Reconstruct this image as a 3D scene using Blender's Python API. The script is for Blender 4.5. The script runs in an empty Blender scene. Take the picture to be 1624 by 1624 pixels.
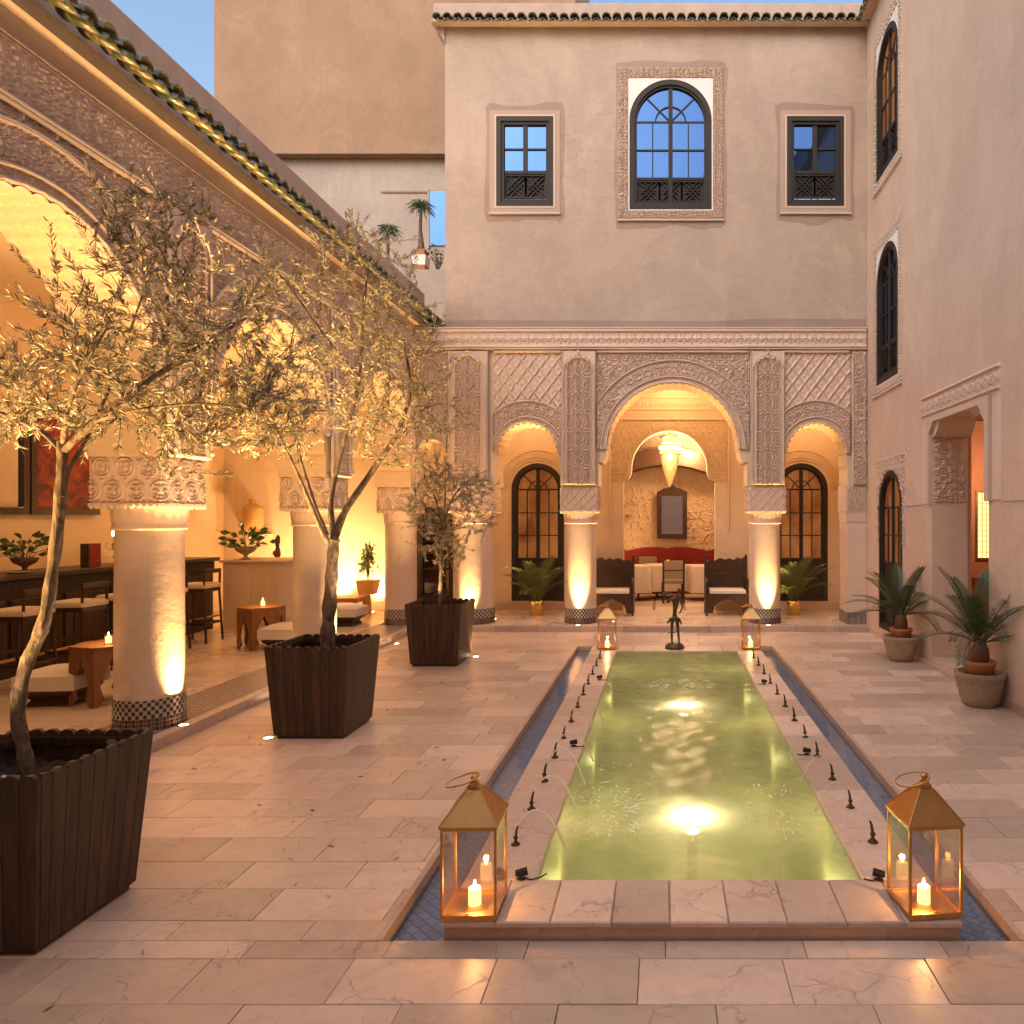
import bpy, bmesh, math, random
import numpy as np
from mathutils import Vector, Matrix
from mathutils.geometry import tessellate_polygon
random.seed(7); rng = np.random.default_rng(11)
PI = math.pi
S = bpy.context.scene
COL = S.collection
# ------------------------------------------------------------------ camera
FPX, CX, CY, CH = 1170.0, 1052.0, 821.0, 1.86
cam = bpy.data.objects.new('camera', bpy.data.cameras.new('camera')); COL.objects.link(cam); S.camera = cam
cam.location = (0, 0, CH); cam.rotation_euler = (PI/2, 0, 0)
cam.data.sensor_width = 36; cam.data.lens = 36*FPX/1624
cam.data.shift_x = (812-CX)/1624; cam.data.shift_y = (CY-812)/1624
cam.data.clip_start = .05; cam.data.clip_end = 400
# ------------------------------------------------------------------ world, afterglow, exposure
W = bpy.data.worlds.new('World'); S.world = W; W.use_nodes = True
nt = W.node_tree; nt.nodes.clear()
sky = nt.nodes.new('ShaderNodeTexSky'); sky.sky_type = 'NISHITA'; sky.sun_disc = False
SUN_EL, SUN_ROT = math.radians(34), math.radians(200)
sky.sun_elevation = SUN_EL; sky.sun_rotation = SUN_ROT
sky.air_density = 1.2; sky.dust_density = 2.4; sky.ozone_density = 1.0
bg = nt.nodes.new('ShaderNodeBackground'); bg.inputs[1].default_value = .15
out = nt.nodes.new('ShaderNodeOutputWorld')
nt.links.new(sky.outputs[0], bg.inputs[0]); nt.links.new(bg.outputs[0], out.inputs[0])
sl = bpy.data.lights.new('afterglow', 'SUN'); sl.energy = 1.45; sl.angle = math.radians(130); sl.color = (1, .76, .60)
so = bpy.data.objects.new('afterglow', sl); COL.objects.link(so); so.rotation_euler = (math.radians(14), 0, math.radians(30))
S.view_settings.view_transform = 'Standard'; S.view_settings.look = 'None'
S.view_settings.exposure = 0.88; S.view_settings.gamma = 1; S.view_settings.use_curve_mapping = False
S.cycles.use_denoising = True
try: S.cycles.denoiser = 'OPENIMAGEDENOISE'
except Exception: pass
S.cycles.max_bounces = 8; S.cycles.diffuse_bounces = 4; S.cycles.glossy_bounces = 4
S.cycles.transparent_max_bounces = 12; S.cycles.sample_clamp_indirect = 6; S.cycles.sample_clamp_direct = 0
S.cycles.caustics_reflective = False; S.cycles.caustics_refractive = False
AMBER = (1, .60, .22); WARM = (1, .62, .28); CANDLE = (1, .5, .16)
# ------------------------------------------------------------------ materials
MATS = {}
class N:
    """small node-tree writer"""
    def __init__(s, name):
        s.m = bpy.data.materials.new(name); s.m.use_nodes = True; s.t = s.m.node_tree
        s.b = s.t.nodes['Principled BSDF']; MATS[name] = s.m
    def n(s, typ, **k):
        x = s.t.nodes.new(typ)
        for a, v in k.items():
            if a in ('ins',):
                for i, w in v.items(): s.put(x, i, w)
            else: setattr(x, a, v)
        return x
    def put(s, node, i, w):
        if isinstance(w, bpy.types.NodeSocket): s.t.links.new(w, node.inputs[i])
        else: node.inputs[i].default_value = w
    def set(s, **k):
        for a, v in k.items(): s.put(s.b, a.replace('_', ' '), v)
    def pos(s, scale=(1, 1, 1), obj=False, offrand=False):
        if obj: p = s.n('ShaderNodeTexCoord').outputs['Object']
        else: p = s.n('ShaderNodeNewGeometry').outputs['Position']
        if offrand:
            r = s.rand(); c = s.n('ShaderNodeCombineXYZ', ins={0: s.math('MULTIPLY', r, 37.), 1: s.math('MULTIPLY', r, 91.), 2: s.math('MULTIPLY', r, 53.)})
            p = s.n('ShaderNodeVectorMath', operation='ADD', ins={0: p, 1: c.outputs[0]}).outputs[0]
        return s.n('ShaderNodeMapping', ins={0: p, 3: scale}).outputs[0]
    def rand(s):
        o = s.n('ShaderNodeObjectInfo').outputs['Random']; g = s.n('ShaderNodeNewGeometry').outputs['Random Per Island']
        return s.math('FRACT', s.math('ADD', o, s.math('MULTIPLY', g, .97)))
    def math(s, op, a, b=0., c=0.):
        x = s.n('ShaderNodeMath', operation=op); s.put(x, 0, a); s.put(x, 1, b); s.put(x, 2, c); return x.outputs[0]
    def noise(s, vec, scale, detail=4, rough=.55, dist=0):
        x = s.n('ShaderNodeTexNoise', ins={'Vector': vec, 'Scale': scale, 'Detail': detail, 'Roughness': rough, 'Distortion': dist}); return x.outputs[0]
    def vor(s, vec, scale, feature='F1', rand=1.):
        x = s.n('ShaderNodeTexVoronoi', feature=feature, ins={'Vector': vec, 'Scale': scale, 'Randomness': rand}); return x.outputs['Distance']
    def ramp(s, f, stops):
        r = s.n('ShaderNodeValToRGB'); s.put(r, 0, f); e = r.color_ramp.elements
        while len(e) < len(stops): e.new(.5)
        for q, (p, c) in zip(e, stops): q.position = p; q.color = (c, c, c, 1) if isinstance(c, (int, float)) else tuple(c)+(1,)
        return r.outputs[0]
    def mix(s, f, a, b, mode='MIX'):
        x = s.n('ShaderNodeMix', data_type='RGBA', blend_type=mode)
        s.put(x, 0, f)
        for i, w in ((6, a), (7, b)):
            s.put(x, i, tuple(w)+(1,) if isinstance(w, tuple) and len(w) == 3 else w)
        return x.outputs[2]
    def bump(s, h, strength=.3, dist=.01, normal=None):
        x = s.n('ShaderNodeBump', ins={'Height': h, 'Strength': strength, 'Distance': dist})
        if normal is not None: s.put(x, 'Normal', normal)
        s.put(s.b, 'Normal', x.outputs[0]); return x.outputs[0]

def simple(name, col, rough=.6, metal=0., var=.12, scale=9., bump=.15, bd=.004, obj=False, spec=.5, coat=0.):
    n = N(name); p = n.pos(obj=obj)
    f = n.noise(p, scale, 5)
    c = n.mix(f, tuple(x*(1-var) for x in col), tuple(min(1, x*(1+var)) for x in col))
    n.set(Base_Color=c, Roughness=rough, Metallic=metal, Specular_IOR_Level=spec, Coat_Weight=coat)
    n.put(n.b, 'Roughness', n.math('ADD', n.math('MULTIPLY', f, .2), rough-.1))
    if bump: n.bump(n.noise(p, scale*4, 6, .65), bump, bd)
    return n.m

def plaster(name, a, b, rough=.78, streak=.5, sc=.55, stain=.35):
    n = N(name); p = n.pos()
    big = n.ramp(n.noise(p, sc, 5, .62, .4), [(.32, 0.), (.68, 1.)])
    mid = n.noise(n.pos((1, 1, .28)), 3.2, 6, .68)
    c = n.mix(big, a, b)
    c = n.mix(n.math('MULTIPLY', n.ramp(mid, [(.40, 0.), (.72, 1.)]), stain), c, tuple(x*.80 for x in a))
    blot = n.ramp(n.noise(n.pos((1, 1, .8)), .9, 7, .66, 1.2), [(.49, 0.), (.545, 1.)])
    c = n.mix(n.math('MULTIPLY', blot, .30), c, tuple(x*.84 for x in a))
    trow = n.ramp(n.noise(n.pos((1.0, 1.0, 2.6)), 5.5, 6, .7, 1.5), [(.44, 0.), (.60, 1.)])
    c = n.mix(n.math('MULTIPLY', trow, .16), c, tuple(min(1, x*1.25) for x in b))
    wq = n.n('ShaderNodeVectorMath', operation='ADD', ins={0: p, 1: n.n('ShaderNodeVectorMath', operation='SCALE', ins={0: n.n('ShaderNodeTexNoise', ins={'Vector': p, 'Scale': 2.5, 'Detail': 6.}).outputs[1], 3: .5}).outputs[0]}).outputs[0]
    crk = n.math('MULTIPLY', n.ramp(n.vor(wq, .8, 'DISTANCE_TO_EDGE'), [(0., 1.), (.006, 0.)]), n.ramp(n.noise(p, .8, 3), [(.52, 0.), (.6, 1.)]))
    c = n.mix(n.math('MULTIPLY', crk, .45), c, tuple(x*.6 for x in a))
    vs = n.ramp(n.noise(n.pos((7, 7, .32)), 1.6, 4, .6), [(.55, 0.), (.8, 1.)])
    c = n.mix(n.math('MULTIPLY', vs, streak*.25), c, tuple(x*.72 for x in a))
    f = n.noise(p, 42, 4, .7)
    c = n.mix(n.math('MULTIPLY', f, .18), c, tuple(min(1, x*1.22) for x in b))
    n.set(Base_Color=c, Roughness=rough, Specular_IOR_Level=.35)
    h = n.math('ADD', n.math('MULTIPLY', n.noise(p, 2.4, 5, .6), 1.6), n.math('MULTIPLY', n.noise(p, 26, 5, .7), .35))
    n.bump(h, .45, .012)
    return n.m

plaster('facade_plaster', (.38, .28, .225), (.49, .38, .31))
plaster('right_plaster', (.56, .405, .315), (.66, .51, .41), sc=.45)
plaster('patch_plaster', (.29, .20, .165), (.38, .275, .225), streak=.2)
plaster('gallery_plaster', (.70, .50, .31), (.76, .57, .37), streak=.1, stain=.1)
plaster('portico_plaster', (.58, .44, .31), (.66, .52, .38), streak=.15, stain=.15)
plaster('column_plaster', (.60, .46, .36), (.68, .53, .42), rough=.6, streak=.4, stain=.45)
plaster('tower_plaster', (.26, .155, .095), (.37, .23, .15), sc=.35)
plaster('terrace_plaster', (.34, .275, .235), (.44, .36, .31), streak=1.)
plaster('parapet_plaster', (.44, .32, .255), (.53, .40, .32), streak=1.4, stain=.6)
plaster('white_plaster', (.74, .70, .68), (.8, .76, .74), streak=.2, stain=.1)
plaster('room_plaster', (.40, .20, .12), (.50, .28, .18), streak=.2)

def carved(name, a, b):
    n = N(name); p = n.pos()
    c = n.mix(n.noise(p, 1.3, 5, .6), a, b)
    c = n.mix(n.math('MULTIPLY', n.noise(p, 60, 3, .7), .22), c, tuple(x*.72 for x in a))
    n.set(Base_Color=c, Roughness=.85, Specular_IOR_Level=.25)
    n.bump(n.noise(p, 90, 4, .7), .5, .004)
    return n.m
carved('carved_stucco', (.68, .505, .41), (.77, .60, .50))
carved('carved_stucco_warm', (.66, .48, .32), (.74, .55, .38))
carved('surround_stucco', (.42, .30, .24), (.52, .385, .315))
carved('moulding_stucco', (.60, .46, .37), (.68, .54, .44))

def stone(name, a, b, vein=(.24, .11, .06), rough=.38, tone=.22, coat=.05):
    n = N(name); p = n.pos(offrand=True); pg = n.pos()
    r = n.rand()
    c = n.mix(n.noise(p, 3.0, 6, .62, .6), a, b)
    c = n.mix(n.math('MULTIPLY', n.ramp(n.noise(p, 7.5, 5, .6, 1.2), [(.45, 0.), (.7, 1.)]), .32), c, tuple(x*.70 for x in a))
    # pale-to-dark cracks and veins
    wp = n.n('ShaderNodeVectorMath', operation='ADD', ins={0: p, 1: n.n('ShaderNodeVectorMath', operation='SCALE', ins={0: n.n('ShaderNodeTexNoise', ins={'Vector': p, 'Scale': 3.5, 'Detail': 5.}).outputs[1], 3: .34}).outputs[0]}).outputs[0]
    e = n.vor(wp, 3.6, 'DISTANCE_TO_EDGE')
    v = n.ramp(e, [(0., 1.), (.008, .7), (.022, 0.)])
    v = n.math('MULTIPLY', v, n.ramp(n.noise(p, 3.2, 4, .7), [(.47, 0.), (.60, 1.)]))
    e2 = n.vor(wp, 11., 'DISTANCE_TO_EDGE')
    v2 = n.math('MULTIPLY', n.ramp(e2, [(0., 1.), (.03, 0.)]), n.ramp(n.noise(p, 2.7, 4, .7), [(.53, 0.), (.66, .75)]))
    vv = n.math('MAXIMUM', v, v2)
    c = n.mix(n.math('MULTIPLY', vv, n.math('ADD', n.math('MULTIPLY', n.noise(p, 9., 3), .7), .15)), c, vein)
    pit = n.math('MULTIPLY', n.ramp(n.vor(n.pos((1, 2.2, 1), offrand=True), 26.), [(.07, 1.), (.13, 0.)]), n.ramp(n.noise(p, 6.3, 2), [(.56, 0.), (.62, 1.)]))
    c = n.mix(n.math('MULTIPLY', pit, .7), c, tuple(x*.6 for x in vein))
    k = n.math('ADD', n.math('MULTIPLY', r, tone*2), 1-tone*1.2)
    c = n.mix(1., c, n.n('ShaderNodeCombineXYZ', ins={0: k, 1: k, 2: k}).outputs[0], 'MULTIPLY')
    wear = n.noise(pg, .9, 4, .6)
    n.set(Base_Color=c, Specular_IOR_Level=.5, Coat_Weight=coat, Coat_Roughness=.25)
    n.put(n.b, 'Roughness', n.math('ADD', n.math('MULTIPLY', n.ramp(wear, [(.3, 0.), (.7, 1.)]), .22), n.math('ADD', rough-.1, n.math('MULTIPLY', vv, .3))))
    hh = n.math('SUBTRACT', n.math('MULTIPLY', n.noise(p, 5., 4), .5), n.math('MULTIPLY', n.math('MAXIMUM', vv, pit), .5))
    n.bump(n.math('ADD', hh, n.math('MULTIPLY', n.noise(p, 60, 3), .06)), .35, .006)
    return n.m
stone('travertine', (.54, .39, .305), (.70, .54, .43))
stone('travertine_warm', (.50, .34, .25), (.60, .42, .31), rough=.42)
stone('gallery_marble', (.60, .46, .36), (.68, .54, .42), tone=.05, rough=.28)
simple('mortar', (.26, .17, .13), .85, scale=20)
simple('bedding', (.30, .22, .18), .9)

def wood(name, a, b, rough=.5, grain=22., coat=.0):
    n = N(name); p = n.pos((grain, grain, 1.1), obj=True, offrand=True)
    r = n.rand()
    g = n.noise(p, 1.6, 6, .65, .8)
    c = n.mix(n.ramp(g, [(.3, 0.), (.7, 1.)]), a, b)
    k = n.math('ADD', n.math('MULTIPLY', r, .5), .75)
    c = n.mix(1., c, n.n('ShaderNodeCombineXYZ', ins={0: k, 1: k, 2: k}).outputs[0], 'MULTIPLY')
    n.set(Base_Color=c, Roughness=rough, Specular_IOR_Level=.4, Coat_Weight=coat)
    n.bump(g, .7, .004); return n.m
wood('planter_wood', (.020, .011, .0075), (.080, .042, .025), .5, 15.)
wood('dark_wood', (.030, .013, .008), (.060, .026, .014), .45, coat=.1)
wood('window_wood', (.012, .0085, .007), (.030, .021, .016), .6)
wood('table_wood', (.20, .085, .035), (.30, .14, .06), .42)
wood('bark', (.30, .21, .14), (.44, .33, .23), .85, 9.)
n = N('bark'); p = n.pos((9, 9, 3), obj=True); g = n.noise(p, 3., 7, .7, .6)
c = n.mix(n.ramp(g, [(.36, 0.), (.62, 1.)]), (.085, .058, .038), (.25, .185, .13))
kn = n.ramp(n.vor(n.pos((1, 1, .6), obj=True), 9), [(.10, 1.), (.22, 0.)]); c = n.mix(n.math('MULTIPLY', kn, .75), c, (.05, .03, .02))
n.set(Base_Color=c, Roughness=.95, Specular_IOR_Level=.2); n.bump(n.math('ADD', g, n.math('MULTIPLY', n.vor(n.pos((1, 1, .35), obj=True), 30), .8)), 1., .02)
MATS['bark'] = n.m
simple('soil', (.035, .022, .015), .95, scale=50, bump=.8, bd=.02)
simple('white_pebble', (.62, .58, .52), .7)
simple('terracotta', (.42, .17, .08), .75, scale=14)
simple('brass', (.52, .30, .115), .38, 1., var=.25, scale=14, bump=.12)
simple('brass_bright', (.60, .36, .13), .3, 1., var=.15)
simple('bronze', (.10, .085, .06), .42, .85, var=.45, scale=22)
simple('nozzle_bronze', (.09, .055, .03), .5, .8, var=.35, scale=40)
simple('black_metal', (.02, .018, .016), .45, .6)
simple('steel', (.5, .5, .5), .3, 1.)
simple('cream_fabric', (.62, .53, .43), .9, scale=30, bump=.3)
simple('white_fabric', (.68, .62, .56), .9, scale=30, bump=.3)
simple('cloth', (.66, .55, .45), .9, scale=6)
simple('red_fabric', (.20, .012, .010), .8, var=.4, scale=14)
simple('chair_fabric', (.33, .26, .18), .8)
simple('cabinet_plaster', (.66, .50, .36), .6, scale=3)
simple('wax', (.85, .68, .45), .5)
simple('ceramic_white', (.75, .72, .66), .3)
simple('stone_carved', (.52, .39, .28), .85, var=.35, scale=26, bump=1., bd=.03)
simple('red_lacquer', (.26, .006, .006), .25, coat=.4)
simple('gold_pot', (.75, .48, .16), .22, 1., var=.08)
simple('vase_clay', (.48, .27, .10), .5)
simple('dark_clay', (.12, .055, .03), .6)

def leafmat(name, a, b, back=None, rough=.5, tr=.18):
    n = N(name); g = n.n('ShaderNodeNewGeometry'); r = g.outputs['Random Per Island']
    c = n.mix(r, a, b)
    if back: c = n.mix(g.outputs['Backfacing'], c, back)
    n.set(Base_Color=c, Roughness=rough, Specular_IOR_Level=.5)
    t = n.n('ShaderNodeBsdfTranslucent', ins={0: c}); m = n.n('ShaderNodeMixShader', ins={0: tr, 1: n.b.outputs[0], 2: t.outputs[0]})
    n.t.links.new(m.outputs[0], n.t.nodes['Material Output'].inputs[0]); return n.m
leafmat('olive_leaf', (.10, .095, .05), (.38, .31, .18), (.48, .40, .27), .42, .25)
leafmat('cycad_leaf', (.028, .055, .018), (.07, .105, .032), None, .4, .1)
leafmat('areca_leaf', (.06, .085, .02), (.13, .15, .04), None, .45)
leafmat('yucca_leaf', (.05, .085, .03), (.11, .15, .055), None, .5)
leafmat('house_leaf', (.05, .10, .02), (.12, .17, .04), None, .4)
leafmat('red_petal', (.4, .01, .01), (.5, .03, .02), None, .4)
# glazed green roof tile
n = N('glazed_tile'); p = n.pos(offrand=True); f = n.noise(p, 9, 4)
c = n.mix(n.ramp(f, [(.35, 0.), (.6, 1.)]), (.012, .05, .035), (.10, .10, .035))
c = n.mix(n.math('MULTIPLY', n.ramp(n.noise(p, 22, 4), [(.5, 0.), (.64, 1.)]), .8), c, (.34, .20, .09))
n.set(Base_Color=c, Roughness=.3, Coat_Weight=.3); n.bump(f, .3, .006)
# column base mosaic
n = N('column_mosaic'); tc = n.n('ShaderNodeTexCoord').outputs['Object']; sp = n.n('ShaderNodeSeparateXYZ', ins={0: tc})
ang = n.math('MULTIPLY', n.math('ARCTAN2', sp.outputs[1], sp.outputs[0]), 60/(2*PI)); z = n.math('MULTIPLY', sp.outputs[2], 30.)
par = n.math('MODULO', n.math('ADD', n.math('ADD', n.math('FLOOR', ang), n.math('FLOOR', z)), 100.), 2.)
gu = n.math('ABSOLUTE', n.math('SUBTRACT', n.math('FRACT', n.math('ADD', ang, 50.)), .5)); gv = n.math('ABSOLUTE', n.math('SUBTRACT', n.math('FRACT', z), .5))
gr = n.ramp(n.math('MAXIMUM', gu, gv), [(.42, 0.), (.48, 1.)])
low = n.math('LESS_THAN', sp.outputs[2], .10)
c = n.mix(par, (.030, .018, .014), (.34, .28, .22)); c = n.mix(low, c, n.mix(n.math('MODULO', n.math('ADD', n.math('FLOOR', ang), 100.), 2.), (.020, .012, .010), (.12, .035, .02)))
c = n.mix(gr, c, (.28, .22, .17)); n.set(Base_Color=c, Roughness=.25); n.bump(n.math('SUBTRACT', 1., gr), .5, .004)
# floor mosaic (small stars and checks)
n = N('floor_mosaic'); p = n.pos((14, 14, 14)); sp = n.n('ShaderNodeSeparateXYZ', ins={0: n.n('ShaderNodeMapping', ins={0: p, 2: (0, 0, PI/4)}).outputs[0]})
par = n.math('MODULO', n.math('ADD', n.math('ADD', n.math('FLOOR', sp.outputs[0]), n.math('FLOOR', sp.outputs[1])), 1000.), 2.)
c = n.mix(par, (.10, .08, .085), (.46, .38, .32)); c = n.mix(n.ramp(n.vor(n.pos(), 34), [(.2, 0.), (.5, 1.)]), c, (.22, .17, .15))
n.set(Base_Color=c, Roughness=.4); n.bump(par, .3, .003)
# channel mosaic
n = N('channel_mosaic'); p = n.pos(); b = n.n('ShaderNodeTexBrick', ins={'Vector': n.n('ShaderNodeMapping', ins={0: p, 2: (0, 0, PI/4)}).outputs[0], 'Color1': (.36, .36, .42, 1), 'Color2': (.46, .45, .50, 1), 'Mortar': (.18, .16, .17, 1), 'Scale': 1., 'Mortar Size': .0025, 'Brick Width': .075, 'Row Height': .05})
n.set(Base_Color=b.outputs[0], Roughness=.3); n.bump(b.outputs[1], -.4, .004)
# pool basin
n = N('pool_tile'); p = n.pos(); b = n.n('ShaderNodeTexBrick', ins={'Vector': p, 'Color1': (.36, .42, .24, 1), 'Color2': (.42, .47, .28, 1), 'Mortar': (.16, .22, .12, 1), 'Scale': 1., 'Mortar Size': .004, 'Brick Width': .08, 'Row Height': .08})
n.set(Base_Color=n.mix(n.ramp(n.noise(p, .9, 4), [(.35, 0.), (.65, 1.)]), b.outputs[0], (.50, .44, .24)), Roughness=.5)
# pool water: tinted clear surface, milky with air bubbles, with ripples
n = N('pool_water'); n.t.nodes.remove(n.b); p = n.pos()
lw = n.n('ShaderNodeFresnel', ins={'IOR': 1.22})
dist = n.noise(n.pos((1, .6, 1)), 1.6, 3)
h = n.math('ADD', n.math('MULTIPLY', n.noise(n.pos((1, .8, 1)), 5.5, 3, .55, .7), .8), n.math('MULTIPLY', n.noise(p, 26, 3, .5), .10))
bp = n.n('ShaderNodeBump', ins={'Height': h, 'Strength': .3, 'Distance': .02}).outputs[0]; n.put(lw, 'Normal', bp); refl = n.math('MULTIPLY', lw.outputs[0], .34)
tr = n.n('ShaderNodeBsdfTransparent', ins={0: (.80, .90, .66, 1)})
cl = n.ramp(n.noise(p, 2.2, 6, .7, .8), [(.3, 0.), (.7, 1.)])
tl = n.n('ShaderNodeBsdfTranslucent', ins={0: n.mix(cl, (.70, .70, .46), (.94, .85, .58)), 1: bp}); df = n.n('ShaderNodeBsdfDiffuse', ins={0: n.mix(cl, (.28, .34, .22), (.42, .43, .31)), 2: bp})
m0 = n.n('ShaderNodeMixShader', ins={0: .35, 1: tl.outputs[0], 2: df.outputs[0]})
m1 = n.n('ShaderNodeMixShader', ins={0: n.math('ADD', n.math('MULTIPLY', cl, .25), .45), 1: tr.outputs[0], 2: m0.outputs[0]})
gl = n.n('ShaderNodeBsdfGlossy', ins={'Roughness': .20, 'Normal': bp}); m2 = n.n('ShaderNodeMixShader', ins={0: refl, 1: m1.outputs[0], 2: gl.outputs[0]})
n.t.links.new(m2.outputs[0], n.t.nodes['Material Output'].inputs[0])
n = N('channel_water'); n.t.nodes.remove(n.b); lw = n.n('ShaderNodeFresnel', ins={'IOR': 1.45}); p = n.pos((1, .35, 1))
bp = n.n('ShaderNodeBump', ins={'Height': n.noise(p, 6., 3), 'Strength': .25, 'Distance': .01}).outputs[0]; n.put(lw, 'Normal', bp)
tr = n.n('ShaderNodeBsdfTransparent', ins={0: (.85, .9, .95, 1)}); gl = n.n('ShaderNodeBsdfGlossy', ins={'Roughness': .05, 'Normal': bp}); m2 = n.n('ShaderNodeMixShader', ins={0: lw.outputs[0], 1: tr.outputs[0], 2: gl.outputs[0]})
n.t.links.new(m2.outputs[0], n.t.nodes['Material Output'].inputs[0])
n = N('jet_water'); n.set(Base_Color=(.9, .85, .75, 1), Roughness=.05, Alpha=.75, Specular_IOR_Level=1.)
n = N('foam'); n.set(Base_Color=(.9, .86, .7, 1), Roughness=.2, Specular_IOR_Level=1.)
# glass kinds
def glassy(name, tint, refl, rough=.02):
    n = N(name); n.t.nodes.remove(n.b); tr = n.n('ShaderNodeBsdfTransparent', ins={0: tint+(1,)})
    p = n.pos(); bp = n.n('ShaderNodeBump', ins={'Height': n.noise(p, 1.3, 2), 'Strength': .12, 'Distance': .02}).outputs[0]
    gl = n.n('ShaderNodeBsdfGlossy', ins={'Roughness': rough, 'Normal': bp}); lw = n.n('ShaderNodeLayerWeight', ins={0: .25})
    m = n.n('ShaderNodeMixShader', ins={0: n.math('ADD', n.math('MULTIPLY', lw.outputs[1], .5), refl), 1: tr.outputs[0], 2: gl.outputs[0]})
    n.t.links.new(m.outputs[0], n.t.nodes['Material Output'].inputs[0])
glassy('lantern_glass', (.96, .93, .90), .07); glassy('door_glass', (.9, .85, .8), .10)
n = N('window_glass'); n.t.nodes.remove(n.b); p = n.pos(offrand=True)
bp = n.n('ShaderNodeBump', ins={'Height': n.noise(p, 1.5, 2), 'Strength': .15, 'Distance': .03}).outputs[0]
gl = n.n('ShaderNodeBsdfGlossy', ins={0: (.13, .30, .75, 1), 'Roughness': .02, 'Normal': bp}); df = n.n('ShaderNodeBsdfDiffuse', ins={0: (.01, .012, .02, 1)}); m = n.n('ShaderNodeMixShader', ins={0: .27, 1: df.outputs[0], 2: gl.outputs[0]})
n.t.links.new(m.outputs[0], n.t.nodes['Material Output'].inputs[0])
simple('mirror_glass', (.8, .8, .8), .05, 1., bump=0)
def emit(name, col, st):
    n = N(name); n.set(Base_Color=(0, 0, 0, 1)); n.put(n.b, 'Emission Color', col+(1,)); n.put(n.b, 'Emission Strength', st); return n.m
emit('lamp_lens', (1, .80, .45), 22); emit('flame', (1, .62, .22), 28); emit('pool_lens', (1, .9, .62), 1.2)
emit('bulb', (1, .7, .35), 25); emit('lit_shade', (1, .48, .16), 1.6); emit('lit_window', (1, .72, .25), 1.1)
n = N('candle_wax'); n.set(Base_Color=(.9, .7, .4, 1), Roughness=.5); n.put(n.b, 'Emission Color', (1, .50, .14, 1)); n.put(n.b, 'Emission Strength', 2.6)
# abstract red painting
n = N('painting'); p = n.pos(); c = n.mix(n.ramp(n.noise(p, 3.2, 6, .7, 1.5), [(.4, 0.), (.62, 1.)]), (.10, .008, .006), (.38, .05, .015)); n.set(Base_Color=c, Roughness=.6)
n = N('pierced_shade'); p = n.pos(); v = n.vor(p, 30); n.set(Base_Color=(.5, .3, .12, 1), Roughness=.4, Metallic=.5)
n.put(n.b, 'Emission Color', (1, .48, .15, 1)); n.put(n.b, 'Emission Strength', n.ramp(v, [(.15, 1.1), (.4, .3)]))
M = MATS
# ------------------------------------------------------------------ builders
def ID(u, d, z): return (u, d, z)
XL, YF, XR = -4.10, 12.20, 3.37
def FAC(u, d, z): return (u, YF+d, z)              # back facade: u = X, d = depth into the wall
def ARC(u, d, z): return (XL-d, u, z)              # left arcade: u = Y
def RGT(u, d, z): return (XR+d, u, z)              # right wall: u = Y
def tag(o, label=None, cat=None, group=None, kind=None):
    for k, v in (('label', label), ('category', cat), ('group', group), ('kind', kind)):
        if v: o[k] = v
    return o
def empty(name, loc=(0, 0, 0), rz=0, label=None, cat=None, group=None, parent=None):
    o = bpy.data.objects.new(name, None); COL.objects.link(o); o.location = loc; o.rotation_euler = (0, 0, rz)
    o.empty_display_size = .1
    if parent: o.parent = parent
    return tag(o, label, cat, group)
def link(name, me, mat=None, parent=None, loc=None, rot=None, scale=None):
    o = bpy.data.objects.new(name, me); COL.objects.link(o)
    if mat is not None and not me.materials: me.materials.append(M[mat] if isinstance(mat, str) else mat)
    if parent: o.parent = parent
    if loc: o.location = loc
    if rot: o.rotation_euler = rot
    if scale: o.scale = scale
    return o
def copy_tree(o, parent=None):
    c = o.copy(); COL.objects.link(c)
    if parent: c.parent = parent
    for ch in list(o.children): copy_tree(ch, c)
    return c
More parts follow.
